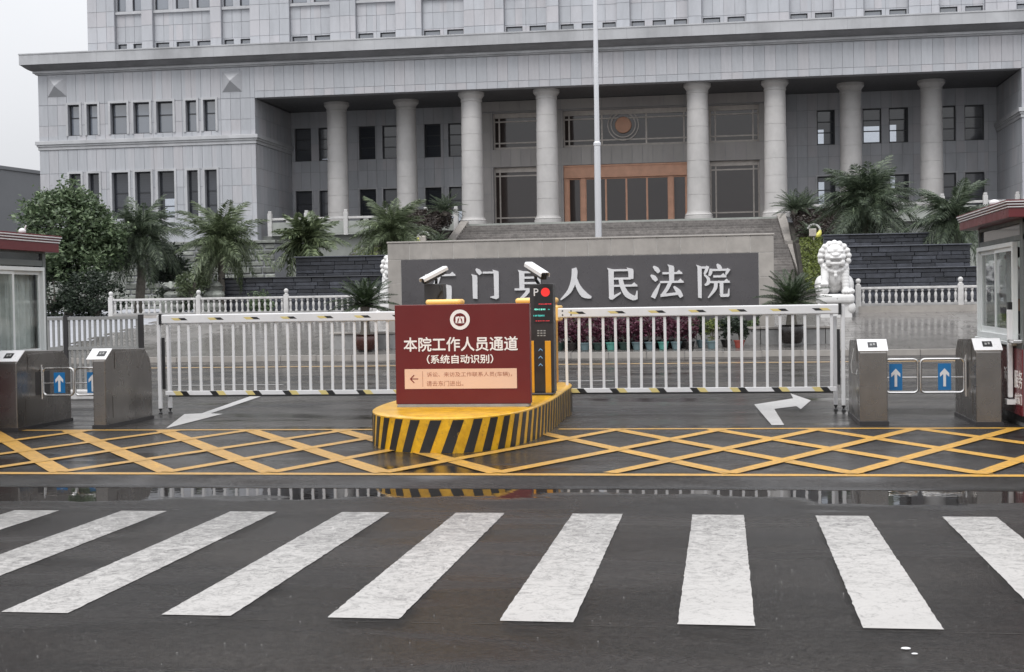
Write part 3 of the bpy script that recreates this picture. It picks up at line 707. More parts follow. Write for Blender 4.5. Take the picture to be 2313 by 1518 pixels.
# ------------------------------------------------------------------ stairs, banks, podium balustrades
ST = thing('staircase', 'wide grey granite staircase rising to the courthouse entrance behind the name wall', 'stairs', (-5.7, 70, 1.4))
y, z = 80.0, 5.985; stepspec = []
def xs_at(yy): t = max(0, min(1, (80-yy)/14.2)); return -14.45-.55*t, 3.05+.6*t
for k in range(30):
    if k == 12: y -= 1.6
    if k: stepspec.append((y, z-.15*k))
    y -= .42
for yy, zz in stepspec:
    a, b = xs_at(yy); obj('step', MB().box(a, b, yy-.42-.03, yy+.9+(1.6 if abs(zz-(5.985-.15*12)) < .01 else 0), zz-.16, zz), M['step'], ST, bevel=.008, seg=1)
def flank(sgn):
    pts = [(80.0, 6.15), (75.0, 4.45), (73.5, 4.38), (73.5, 4.2), (65.6, 1.75), (65.2, 1.75), (65.2, 1.0), (80, 1.0)]
    m = MB(); vs = []
    for yy, zz in pts:
        a, b = xs_at(yy); x0 = (b+.01) if sgn > 0 else (a-.01); off = .14 if yy < 73.5-.01 else 0
        vs.append((x0+sgn*off, yy, zz)); vs.append((x0+sgn*(.46+off), yy, zz))
    n = len(pts); m.add(vs, [tuple(2*i for i in range(n)), tuple(2*i+1 for i in reversed(range(n)))]+[(2*i, 2*i+1, 2*((i+1) % n)+1, 2*((i+1) % n)) for i in range(n)]); return m
obj('stair_flank', flank(1), M['beige'], ST); obj('stair_flank', flank(-1), M['beige'], ST)
def bankz(yy):
    P = [(62, 1.35), (65, 1.7), (70.2, 4.05), (72, 4.2), (77, 5.5), (79.5, 5.6)]
    for (a, za), (b, zb) in zip(P, P[1:]):
        if yy <= b: return za+(zb-za)*max(0, (yy-a)/(b-a))
    return P[-1][1]
for sx0, sx1 in ((3.6, 7.4), (-18.9, -15.1)):
    ys = [62, 65, 70.2, 72, 77, 79.5, 81]; vs = []
    for yy in ys: vs += [(sx0, yy, bankz(yy)), (sx1, yy, bankz(yy))]
    n = len(ys); m = MB().add(vs, [(2*i, 2*i+1, 2*i+3, 2*i+2) for i in range(n-1)])
    for s_ in (0, 1):
        vv = [vs[2*i+s_] for i in range(n)]; m.add(vv+[(p[0], p[1], .5) for p in vv], [(i, i+1, n+i+1, n+i) for i in range(n-1)])
    structure('bank', m, M['soil'])
GZ = 1.15
structure('garden_bed', MB().box(-60, -16.0, 49.3, 80, .6, GZ).box(7.4, 45, 47.6, 80, .6, GZ+.05), M['soil'])

def podium_balustrade(x0, x1, yb, zb, posts, label):
    t = thing('podium_balustrade', label, 'balustrade', ((x0+x1)/2, yb, zb))
    for px_ in posts:
        p = obj('post', MB().box(px_-.13, px_+.13, yb-.13, yb+.13, zb-.05, zb+1.32), M['balu'], t, bevel=.02)
        obj('post_cap', MB().box(px_-.10, px_+.10, yb-.10, yb+.10, zb+1.32, zb+1.46), M['balu'], p, bevel=.03)
    for a, b in zip(posts, posts[1:]):
        a += .13; b -= .13
        obj('rail', MB().box(a, b, yb-.07, yb+.07, zb+.90, zb+1.04), M['balu'], t, bevel=.02)
        obj('panel', MB().box(a, b, yb-.05, yb+.05, zb+.1, zb+.78), M['podwall'], t)
        obj('base_rail', MB().box(a, b, yb-.10, yb+.10, zb-.02, zb+.085), M['podwall'], t)
        c = (a+b)/2; obj('bracket', MB().box(c-.14, c+.14, yb-.045, yb+.045, zb+.78, zb+.90), M['balu'], t)
podium_balustrade(-27, -15, 80.6, 5.6, [-26.55, -24.3, -21.9, -19.5, -17.1, -15.3], 'pale stone balustrade along the podium left of the stairs')
podium_balustrade(4, 16, 80.6, 5.6, [4.6, 7.1, 9.6, 12.1, 14.4, 16.1], 'pale stone balustrade along the podium right of the stairs')

# ------------------------------------------------------------------ courthouse name wall
YN = 40.5
NX0, NX1 = -9.76, 1.46; NZ0, NZ1 = .5, 3.30
NW = thing('name_wall', 'long beige stone wall with charcoal panel carrying big pale characters', 'sign wall', (-4.15, YN+.35, .4))
obj('wall_core', MB().box(NX0+.02, NX1-.02, YN-.022, YN+.7, NZ0, NZ1-.02), M['mortar'], NW)
PX0, PX1, PZ1 = -9.36, 1.03, 2.81
def block(x0, x1, z0, z1): obj('stone_block', MB().box(x0+.006, x1-.006, YN-.03, YN+.72, z0+.004, z1-.004), M['beige'], NW, bevel=.008, seg=1)
n = 17
for i in range(n):
    a = NX0+(NX1-NX0)*i/n; b = NX0+(NX1-NX0)*(i+1)/n; block(a, b, PZ1, NZ1)
for z0, z1 in ((NZ0, 1.35), (1.35, 2.12), (2.12, PZ1)): block(NX0, PX0, z0, z1); block(PX1, NX1, z0, z1)
obj('plaque', MB().box(PX0+.004, PX1-.004, YN-.027, YN+.02, NZ0, PZ1-.004), M['plaque'], NW)
obj('coping', MB().box(NX0-.02, NX1+.02, YN-.05, YN+.74, NZ1, NZ1+.05), M['beige'], NW, bevel=.01, seg=1)
# characters drawn stroke by stroke: polylines with widths on a 100 x 100 square
T, K = 6.5, 17
def P_(*pts): return ('P', pts)
def H(x0, x1, y): return [P_((x0, y-T/2), (x1, y-T/2), (x1, y+T/2), (x0, y+T/2)), P_((x1-21, y), (x1-9, y+10), (x1+2, y-T/2))]
def B_(x0, x1, y): return [P_((x0, y-T/2), (x1, y-T/2), (x1, y+T/2), (x0, y+T/2))]
def V(x, y0, y1, w=K): return [P_((x-w/2-4, y0+3), (x+w/2-2, y0-2), (x+w/2, y0-8), (x+w/2-1, y1), (x-w/2+1, y1+2), (x-w/2, y0-5))]
CH = {
 '石': H(2, 98, 84)+[((46, 84, 11), (38, 62, 12), (24, 40, 10), (3, 22, 3))]+V(34, 54, 0)+B_(36, 78, 47)+V(78, 52, 0)+B_(36, 78, 9),
 '门': [((17, 100, 4), (25, 92, 12), (33, 82, 9))]+V(13, 80, 0)+B_(40, 86, 87)+V(85, 93, 4)+[P_((93, 12), (93, 3), (84, -2), (64, 4), (64, 7), (77, 10))],
 '县': V(25, 98, 40)+B_(27, 74, 93)+V(76, 98, 40)+B_(27, 75, 76)+B_(27, 75, 59)+H(2, 98, 40)+[((47, 38, 10), (36, 24, 9), (20, 9, 7)), P_((14, 4), (82, 8), (82, 16), (14, 12)), ((62, 30, 4), (76, 18, 12), (86, 2, 9))],
 '人': [((46, 100, 12), (48, 88, 15), (44, 60, 14), (30, 28, 11), (3, 2, 3)), ((50, 74, 5), (58, 44, 12), (76, 18, 17), (99, 8, 5))],
 '民': B_(17, 78, 92)+V(78, 97, 64)+B_(17, 78, 66)+V(17, 97, 6)+[P_((8, 9), (12, 2), (20, 1), (47, 20), (46, 25), (25, 15))]+H(17, 97, 44)+[((46, 66, 11), (52, 40, 12), (66, 16, 14), (88, 4, 12)), P_((80, 8), (88, -2), (98, 2), (98, 28), (95, 28), (91, 14))],
 '法': [((8, 99, 4), (18, 90, 12), (26, 80, 8)), ((0, 72, 4), (10, 64, 12), (18, 54, 8)), ((6, 2, 12), (14, 18, 11), (28, 46, 3))]+H(36, 96, 77)+V(64, 101, 50)+H(28, 100, 50)+[((60, 50, 10), (50, 30, 9), (36, 11, 8)), P_((29, 4), (92, 11), (92, 19), (29, 13)), ((70, 36, 4), (84, 20, 13), (94, 3, 9))],
 '院': V(9, 98, -2, 13)+B_(10, 32, 92)+[((34, 96, 8), (29, 82, 8), (23, 71, 4)), ((23, 70, 4), (35, 58, 8), (34, 44, 9), (24, 38, 4))]+[((62, 102, 4), (68, 94, 11), (74, 86, 8)), ((44, 88, 7), (42, 76, 9), (38, 66, 5))]+B_(44, 93, 84)+[((98, 87, 9), (92, 76, 7), (88, 68, 3))]+H(50, 90, 64)+H(38, 100, 47)+[((58, 47, 10), (55, 26, 9), (34, -1, 3))]+V(75, 49, 9, 12)+[P_((68, 10), (72, 1), (96, 1), (99, 6), (99, 26), (96, 26), (93, 11), (82, 10))],
}
def glyph(name, cx, cz, size, yf):
    m = MB(); q = 0
    for st in CH[name]:
        if st[0] == 'P':
            k = size/100; fr = .055+q*.0011; q += 1
            m.prism(list(st[1]), -.005, fr, lambda a_, b_, d_: (cx+(a_-50)*k, yf-d_, cz+(b_-50)*k)); continue
        P = [(Vector((a, b)), w*1.22) for a, b, w in st]; L, Rr = [], []
        # smooth the centre line a little
        if len(P) > 2:
            out = []
            for i in range(len(P)-1):
                (p1, w1), (p2, w2) = P[i], P[i+1]; p0 = P[max(i-1, 0)][0]; p3 = P[min(i+2, len(P)-1)][0]
                for s_ in range(4):
                    t = s_/4; out.append((.5*((2*p1)+(p2-p0)*t+(2*p0-5*p1+4*p2-p3)*t*t+(3*p1-p0-3*p2+p3)*t**3), w1+(w2-w1)*t))
            P = out+[P[-1]]
        for i, (p, w) in enumerate(P):
            t = (P[min(i+1, len(P)-1)][0]-P[max(i-1, 0)][0]).normalized(); nn = Vector((-t.y, t.x))*w/2
            L.append(p+nn); Rr.append(p-nn)
        k = size/100; n = len(P); fr = .055+q*.0011; q += 1
        f = lambda v, d: (cx+(v.x-50)*k, yf-d, cz+(v.y-50)*k)
        vs = [f(v, fr) for v in L]+[f(v, fr) for v in Rr]+[f(v, -.005) for v in L]+[f(v, -.005) for v in Rr]
        fs = []
        for i in range(n-1):
            fs += [(i, i+1, n+i+1, n+i), (i, 2*n+i, 2*n+i+1, i+1), (n+i, n+i+1, 3*n+i+1, 3*n+i)]
        fs += [(0, n, 3*n, 2*n), (n-1, 3*n-1, 4*n-1, 2*n-1)]
        m.add(vs, fs)
    obj('letter', m, M['letter'], NW)
for ch, px_, py_ in (('石', 995, 646), ('门', 1098, 641), ('县', 1197, 646), ('人', 1300, 642), ('民', 1405, 641), ('法', 1507, 637), ('院', 1611, 635)):
    gx, gz = xz(px_, py_, YN-.05); glyph(ch, gx, gz, .93 if ch not in '门' else .88, YN-.029)
# raised bed in front of the wall
BY = 38.6; zb0 = ZP(BY)-.03
BX0, BX1 = at(745, 760, BY).x, at(1886, 740, BY).x
RB = thing('raised_bed', 'low raised bed faced with grey slabs under the name wall', 'planter', ((BX0+BX1)/2, BY+1, zb0))
obj('bed_core', MB().box(BX0+.03, BX1-.03, BY+.03, YN+.75, zb0-.2, .70), M['soil'], RB)
e = edges(BX0, BX1, .86)
for a, b in zip(e, e[1:]): obj('facing_slab', MB().box(a+.008, b-.008, BY-.01, BY+.04, zb0, .665), M['balu_dk'], RB, bevel=.005, seg=1)
for a, b in zip(e[::2], e[2::2]+([e[-1]] if len(e) % 2 == 0 else [])): obj('coping_slab', MB().box(a+.004, b-.004, BY-.05, BY+.35, .68, .745), M['beige'], RB, bevel=.008, seg=1)

# ------------------------------------------------------------------ vegetation builders
def leaf_mesh(name, pts, size, mat, aspect=.45, flat=.5, nrm=None):
    pts = np.asarray(pts, float); n = len(pts)
    a = rng.normal(size=(n, 3)); a[:, 2] *= flat; a /= np.linalg.norm(a, axis=1)[:, None]
    b = rng.normal(size=(n, 3)); b -= a*(a*b).sum(1)[:, None]; b /= np.linalg.norm(b, axis=1)[:, None]
    c = np.cross(a, b); s = size*rng.uniform(.6, 1.35, (n, 1))
    v = np.stack([pts-a*s, pts+b*s*aspect+c*s*.12, pts+a*s, pts-b*s*aspect+c*s*.12], 1).reshape(-1, 3)
    me = bpy.data.meshes.new(name); me.vertices.add(4*n); me.vertices.foreach_set('co', v.ravel())
    me.loops.add(4*n); me.loops.foreach_set('vertex_index', np.arange(4*n)); me.polygons.add(n); me.polygons.foreach_set('loop_start', np.arange(0, 4*n, 4))
    me.update(calc_edges=True); me.validate(); me.materials.append(mat); return me
def clumps(c, rad, ncl, per, spread, shell=.55, zflat=1.0):
    c = np.array(c); out = []
    for _ in range(ncl):
        d = rng.normal(size=3); d /= np.linalg.norm(d); r = rng.uniform(shell, 1.0)**.7*rng.uniform(.82, 1.1)
        p = c+d*np.array(rad)*r
        out.append(p+rng.normal(size=(per, 3))*spread*np.array([1, 1, .7*zflat])*rng.uniform(.7, 1.3))
    return np.concatenate(out)
def leafobj(name, pts, size, mat, parent, **k):
    o0 = ORG[parent] if parent is not None else Vector()
    me = leaf_mesh(name, np.asarray(pts)-np.array(o0), size, mat, **k); o = bpy.data.objects.new(name, me); COL.objects.link(o)
    if parent is not None: o.parent = parent
    ORG[o] = Vector(o0); return o
def frond_mesh(name, L, droop, n, leaf, width, mat, vee=.3, fwd=.6, tipfall=.6, seed=0, taper=.25, plume=False):
    r = random.Random(seed); m = MB()
    rach = lambda t: Vector((L*t*(1-.12*t*droop), 0, -droop*L*.5*t*t))
    m.tube([rach(i/6) for i in range(7)], [.022*(1-.8*i/6)*L/1.8 for i in range(7)], 4, cap=False)
    for i in range(n):
        t = .12+.88*(i+.5)/n; p = rach(t); tg = (rach(min(1, t+.03))-rach(t-.03)).normalized(); ll = leaf*(math.sin(math.pi*min(1, t*.82+.16))**.6)*(1-taper*t)*r.uniform(.85, 1.1)
        for sgn in (-1, 1):
            side = Vector((0, sgn, 0)); upv = tg.cross(side)*(-sgn) if False else Vector((-tg.z, 0, tg.x))
            dr = (tg*fwd+side*(1-.15*t)+upv*vee*(r.uniform(-1.0, 2.2) if plume else r.uniform(.6, 1.2))).normalized(); w = width*r.uniform(.8, 1.2)
            q = p+dr*ll*.5+Vector((0, 0, .02)); e = p+dr*ll+Vector((0, 0, -tipfall*ll*r.uniform(.5, 1.3))); s_ = tg*w
            m.add([p, q+s_, e, q-s_], [(0, 1, 2, 3)])
    me = bpy.data.meshes.new(name); me.from_pydata([tuple(v) for v in m.v], [], m.f); me.materials.append(mat); me.update(); return me
def palm(px_, py_, Y, rad, base_z, label, mat, nf=54, trunk_r=.16, seed=0, droop=1.35, leaf=.52, width=.024, lean=0, nl=58):
    c = at(px_, py_, Y); r = random.Random(seed)
    t = thing('palm_tree', label, 'palm', (c.x-lean, Y, base_z), 'palms in front of the courthouse')
    h = c.z-base_z; pts = []; rad_ = []
    for i in range(9):
        s_ = i/8; pts.append((c.x-lean*(1-s_)**1.5, Y, base_z+h*s_)); rad_.append(trunk_r*(1.25-.35*s_+(.08 if i % 2 else 0)) if i < 8 else trunk_r*1.35)
    obj('trunk', MB().tube(pts, rad_, 10), M['trunk'], t, smooth=True)
    vs = [frond_mesh('frond', rad*1.08, d, nl, leaf*rad/1.7, width, M[mat], seed=seed*10+k, plume=True) for k, d in enumerate((droop*.6, droop, droop*1.3))]
    for i in range(nf):
        s_ = i/nf; el = R(84-106*s_+r.uniform(-16, 13)); az = i*2.39996+r.uniform(-.45, .45)
        inst('frond', vs[0 if s_ < .2 else (1 if s_ < .6 else 2)], t, (c.x, Y, c.z+.15*(1-s_)), (r.uniform(-.5, .5), -el, az), (r.uniform(.68, 1.14),)*3)
    dry = frond_mesh('frond', rad*.95, 1.9, 22, leaf*.7, width*.8, M['dry_leaf'], seed=seed+77)
    for i in range(5): inst('frond', dry, t, (c.x, Y, c.z-.05), (r.uniform(-.5, .5), R(r.uniform(20, 55)), i*1.3+seed+r.uniform(-.3, .3)), (r.uniform(.6, .95),)*3, 'dry brown hanging frond')
    return t
def cycad(c, rad, label, seed, nf=34, mat='cycad', group='cycads'):
    r = random.Random(seed); t = thing('cycad', label, 'cycad', c, group)
    obj('trunk', MB().lathe([(.10, -.02), (.15, .08), (.14, .2), (.06, .3)], c, 10), M['trunk'], t)
    vs = [frond_mesh('frond', rad*1.15, d, 26, .16*rad/.8, .012*rad/.8, M[mat], vee=.45, fwd=.45, tipfall=.05, seed=seed+k, taper=.1) for k, d in enumerate((.5, .9))]
    for i in range(nf):
        s_ = i/nf; el = R(78-78*s_+r.uniform(-6, 6)); inst('frond', vs[i % 2], t, (c[0], c[1], c[2]+.24), (r.uniform(-.15, .15), -el, i*2.39996), (r.uniform(.85, 1.08),)*3)
    return t
def shrub(name, c, rad, label, mat, ncl, per, spread, leaf, cat='shrub', trunk=True, group=None, shell=.45):
    t = thing(name, label, cat, (c[0], c[1], c[2]-rad[2]), group)
    if trunk:
        m = MB(); r = random.Random(int(c[0]*10)); b = Vector((c[0], c[1], c[2]-rad[2]-.02))
        for k in range(5):
            e_ = Vector(c)+Vector((r.uniform(-.5, .5)*rad[0], r.uniform(-.5, .5)*rad[1], r.uniform(-.2, .5)*rad[2])); m.tube([b, b.lerp(e_, .5)+Vector((r.uniform(-.1, .1), 0, .1)), e_], [.05*rad[0]/.8, .035, .012], 6)
        obj('stem', m, M['trunk'], t)
    leafobj('foliage', clumps(c, rad, ncl, per, spread, shell), leaf, M[mat], t); return t

# ------------------------------------------------------------------ trees, palms, shrubs behind the left balustrade
c = at(150, 515, 52)
TR = thing('broadleaf_tree', 'rounded dense green broadleaf tree behind the left guard booth', 'tree', (c.x, 52, GZ))
tm_ = MB(); tm_.tube([(c.x, 52, GZ-.1), (c.x+.05, 52, GZ+.9), (c.x-.05, 52, GZ+1.7)], [.2, .16, .13], 10)
obj('trunk', tm_, M['trunk'], TR, smooth=True)
lm = MB(); r_ = random.Random(3)
for k in range(14):
    e_ = Vector((c.x+r_.uniform(-1.5, 1.5), 52+r_.uniform(-1.2, 1.2), c.z+r_.uniform(-.6, 1.2))); b = Vector((c.x-.05, 52, GZ+1.6)); lm.tube([b, b.lerp(e_, .5)+Vector((0, 0, .2)), e_], [.08, .05, .015], 6)
obj('limb', lm, M['trunk'], TR)
pts = np.concatenate([clumps((c.x, 52, c.z+.1), (1.75, 1.6, 1.55), 250, 55, .17, .5), clumps((c.x+.3, 51.8, c.z-1.2), (1.9, 1.5, 1.0), 120, 50, .18, .5), clumps((c.x+1.45, 52.3, c.z-.4), (.8, .8, .8), 60, 45, .16, .5)])
cr = leafobj('crown', pts, .10, M['leaf'], TR); cr['kind'] = 'stuff'
c2 = at(212, 655, 50.3)
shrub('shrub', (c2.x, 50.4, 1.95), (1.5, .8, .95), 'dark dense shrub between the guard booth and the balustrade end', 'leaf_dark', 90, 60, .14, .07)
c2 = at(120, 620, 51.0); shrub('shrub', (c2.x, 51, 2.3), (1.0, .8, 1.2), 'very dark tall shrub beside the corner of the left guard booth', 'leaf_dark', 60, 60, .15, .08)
c2 = at(432, 640, 52); shrub('shrub', (c2.x, 52, c2.z), (.62, .6, .5), 'small round green shrub between the two leftmost palms', 'palm', 40, 60, .1, .055)
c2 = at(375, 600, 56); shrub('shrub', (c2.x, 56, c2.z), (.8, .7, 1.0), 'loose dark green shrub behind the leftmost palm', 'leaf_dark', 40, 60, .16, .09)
c2 = at(275, 545, 55); shrub('shrub', (c2.x, 55, c2.z), (.75, .7, .9), 'mid green leafy shrub filling the gap between the broadleaf tree and the leftmost palm', 'leaf', 50, 60, .15, .09)
c2 = at(405, 625, 57); shrub('shrub', (c2.x, 57, 2.4), (.9, .7, 1.1), 'loose leafy shrub behind the small round shrub', 'palm_dark', 40, 60, .15, .08)
c2 = at(590, 655, 51.5); shrub('shrub', (c2.x, 51.5, 1.6), (.5, .5, .45), 'low green shrub in front of the lower left slate wall', 'leaf', 26, 50, .1, .06)
palm(322, 540, 54, 1.75, GZ, 'leftmost palm, dark crown in front of the wing windows', 'palm_dark', seed=1, lean=.25, nf=56)
palm(500, 556, 53, 1.72, GZ, 'palm with thin trunk and arching crown left of the slate walls', 'palm', seed=2, lean=.05, trunk_r=.13, nf=64)
palm(693, 560, 57.5, 1.45, GZ, 'pale green palm with broad leaves above the left slate wall', 'palm_lt', seed=3, leaf=.62, width=.06, nf=44, nl=30)
palm(884, 535, 62, 1.85, GZ, 'feathery palm beside the left end of the name wall', 'palm', seed=4, nf=58)
palm(1962, 470, 60, 1.95, 2.2, 'largest palm, spreading bushy crown right of the stairs', 'palm_dark', seed=5, nf=96, trunk_r=.24, nl=58)
palm(2155, 505, 57, 1.75, GZ, 'rightmost palm, above the roof of the right guard booth', 'palm_dark', seed=6, lean=-.55, nf=56)

# ------------------------------------------------------------------ walls of stacked stone
def stacked_wall(name, label, cat, x0, x1, Y, z0, z1, course, length, mat, depth=.5, gap=.012, group=None, bev=.012, cap=None, piece='stone_slab', zvis=None):
    t = thing(name, label, cat, ((x0+x1)/2, Y, z0), group); r = random.Random(int(x0*100+z1*10))
    obj('wall_core', MB().box(x0+.03, x1-.03, Y+.06, Y+depth, z0, z1-.03), M['joint'], t)
    zvis = z0 if zvis is None else zvis; z = z1; cnt = 0; low = MB()
    while z > z0+.03:
        hgt = min(course*r.uniform(.75, 1.25), z-z0); x = x0
        while x < x1-.02:
            l = length*r.uniform(.55, 1.5); xe = min(x+l, x1)
            if x1-xe < .12: xe = x1
            d = r.uniform(0, .05); bb = (x+gap/2, xe-gap/2, Y-d, Y+.1, z-hgt+gap/2, z-gap/2)
            if z > zvis and cnt < 298: obj(piece, MB().box(*bb), M[mat], t, bevel=bev, seg=1); cnt += 1
            else: low.box(*bb)
            x = xe
        z -= hgt
    if low.v: obj('lower_courses', low, M[mat], t, kind='stuff')
    if cap: obj('cap_slab', MB().box(x0-.05, x1+.05, Y-.12, Y+depth, z1, z1+cap), M[mat], t, bevel=.015, seg=1)
    return t
sw = 'dark slate garden walls'
stacked_wall('slate_wall', 'lower black slate wall directly behind the left balustrade', 'stone wall', at(497, 640, 53).x, at(900, 640, 53).x, 53, GZ, at(600, 629, 53).z, .15, .75, 'slate', cap=.05, zvis=1.7)
stacked_wall('slate_wall', 'upper black slate wall under the pale palm', 'stone wall', at(668, 600, 55.5).x, at(905, 600, 55.5).x, 55.5, GZ, at(780, 581, 55.5).z, .16, .8, 'slate', cap=.06, zvis=2.5)
stacked_wall('slate_wall', 'front tier of black slate right of the white lion', 'stone wall', at(1915, 640, 50.5).x, at(2260, 640, 50.5).x, 50.5, GZ, at(2050, 607, 50.5).z, .15, .8, 'slate', cap=.05, zvis=1.7)
stacked_wall('slate_wall', 'middle tier of black slate right of the white lion, carrying the largest palm', 'stone wall', at(1905, 600, 53).x, at(2192, 600, 53).x, 53, GZ, at(2050, 556, 53).z, .17, .75, 'slate', cap=.05, zvis=2.3)
stacked_wall('slate_wall', 'topmost thin tier of black slate behind the white lion', 'stone wall', at(1860, 540, 57).x, at(2185, 540, 57).x, 57, GZ, at(2050, 529, 57).z, .16, .9, 'slate', cap=.05, zvis=3.2)
stacked_wall('rubble_wall', 'rough grey rubble wall under the left wing behind the palms', 'stone wall', at(280, 560, 77).x, at(621, 560, 77).x, 77, GZ, at(600, 549, 77).z, .34, .62, 'rubble', depth=2.5, gap=.05, bev=.05, cap=.16, piece='stone', zvis=1.4)
# loose rockery stones
r = random.Random(11)
for i, (px_, py_, s_, lb) in enumerate([(385, 640, .35, 'pale flat rock left of the leftmost palm trunk'), (478, 640, .42, 'taller pale rock between the two leftmost palms'), (470, 668, .5, 'wide pale rock low behind the balustrade posts'), (395, 668, .3, 'small pale rock behind the left balustrade')]):
    p = at(px_, py_, 52.5); m = MB().ball((p.x, 52.5, p.z-.12), s_, 9, 6, (1.1, .8, .42)); m.v = [(x+r.gauss(0, .06), y+r.gauss(0, .05), z+r.gauss(0, .05)) for x, y, z in m.v]
    m2 = MB().ball((p.x+.1, 52.5, p.z-.45), s_*1.1, 9, 6, (1, .8, .45)); m2.v = [(x+r.gauss(0, .03), y+r.gauss(0, .03), max(GZ-.05, z)) for x, y, z in m2.v]; m.add(m2.v, m2.f)
    m3 = MB().ball((p.x-.05, 52.6, GZ+.1), s_*1.15, 9, 6, (1, .8, (p.z-GZ)*.55/s_)); m.add(m3.v, m3.f)
    tag(obj('rock', m, M['rubble']), lb, 'rock')
# hedges on the banks beside the stairs
def hedge(name, label, x0, x1, y0, y1, n, leaf, mat, thick=.22, zf=bankz, bumpy=.1):
    x = rng.uniform(x0, x1, n); yy = rng.uniform(y0, y1, n); z = np.array([zf(v) for v in yy])
    z = z+.12+thick*rng.uniform(0, 1, n)**.6+bumpy*np.sin(x*5.1+yy*2)*np.cos(yy*4.3+x)
    o = leafobj(name, np.stack([x, yy, z], 1), leaf, M[mat], None); o['label'] = label; o['category'] = 'hedge'; o['kind'] = 'stuff'; return o
hedge('hedge', 'clipped olive green hedge sloping beside the right stair flank', 3.75, 6.2, 64.6, 70.4, 9000, .06, 'hedge_y')
hedge('hedge', 'dark brown hedge under the cycads right of the stairs', 3.75, 6.9, 71.5, 79, 14000, .08, 'hedge_b', .55)
hedge('hedge', 'dark brown hedge under the cycad left of the stairs', -18.3, -15.15, 72.5, 79, 16000, .08, 'hedge_b', 1.05)
hedge('hedge', 'olive hedge on the bank left of the stairs', -18.6, -15.2, 64.6, 70.4, 5000, .06, 'hedge_y')
cycad((at(1795, 480, 76).x, 76, 5.85), 1.15, 'broad dark cycad at the top of the right stair flank', 21, 40, 'palm_dark')
cycad((at(1820, 470, 77.5).x, 77.5, 6.1), 1.0, 'smaller dark cycad behind the lamp right of the stairs', 22, 34, 'palm_dark')
cycad((at(1012, 492, 77).x, 76, 6.25), 1.1, 'dark cycad at the top of the left stair flank', 23, 38, 'palm_dark')
cycad((at(1830, 520, 71.5).x, 71.8, 4.3), .8, 'low cycad beside the right yellow ringed lamp', 24, 28, 'palm_dark')
cycad((at(990, 530, 71.8).x, 71.8, 4.3), .8, 'low cycad behind the left yellow ringed lamp', 25, 28, 'palm_dark')
n = 5200
x = rng.uniform(-9.3, 1.0, n); yy = rng.uniform(39.5, 40.3, n); z = .74+.2*rng.uniform(0, 1, n)+.06*np.sin(x*7)
gc = leafobj('ground_cover', np.stack([x, yy, z], 1), .05, M['grass'], None); gc['kind'] = 'stuff'; gc['label'] = 'low green ground cover at the foot of the name wall'; gc['category'] = 'ground cover'
def ring_lamp(px_, py_, Y, flip, label):
    p = at(px_, py_, Y); t = thing('garden_lamp', label, 'lamp', (p.x, Y, p.z-.75)); s_ = 1 if flip else -1
    obj('post', MB().tube([(p.x, Y, p.z-.75), (p.x, Y, p.z-.25)], .035, 8), M['bronze'], t)
    obj('lamp_body', MB().box(p.x-.22, p.x+.12, Y-.12, Y+.12, p.z-.26, p.z+.12), M['bronze'], t, bevel=.03)
    obj('ring', MB().tube([(p.x+.0+s_*.30*math.sin(a), Y-.02, p.z+.02+.30*math.cos(a)) for a in [R(-70+15*i) for i in range(15)]], .05, 8), M['balu'], t, smooth=True)
    obj('yellow_shade', MB().tube([(p.x+s_*.30*math.sin(a), Y-.03, p.z+.02+.30*math.cos(a)) for a in [R(85+10*i) for i in range(9)]], [.06, .07, .09, .11, .12, .12, .11, .08, .05], 8), M['yellow_ring'], t, smooth=True)
ring_lamp(1838, 522, 69.8, True, 'yellow ringed garden lamp on the olive hedge right of the stairs')
ring_lamp(957, 538, 69.8, False, 'yellow ringed garden lamp peeking over the left end of the name wall')

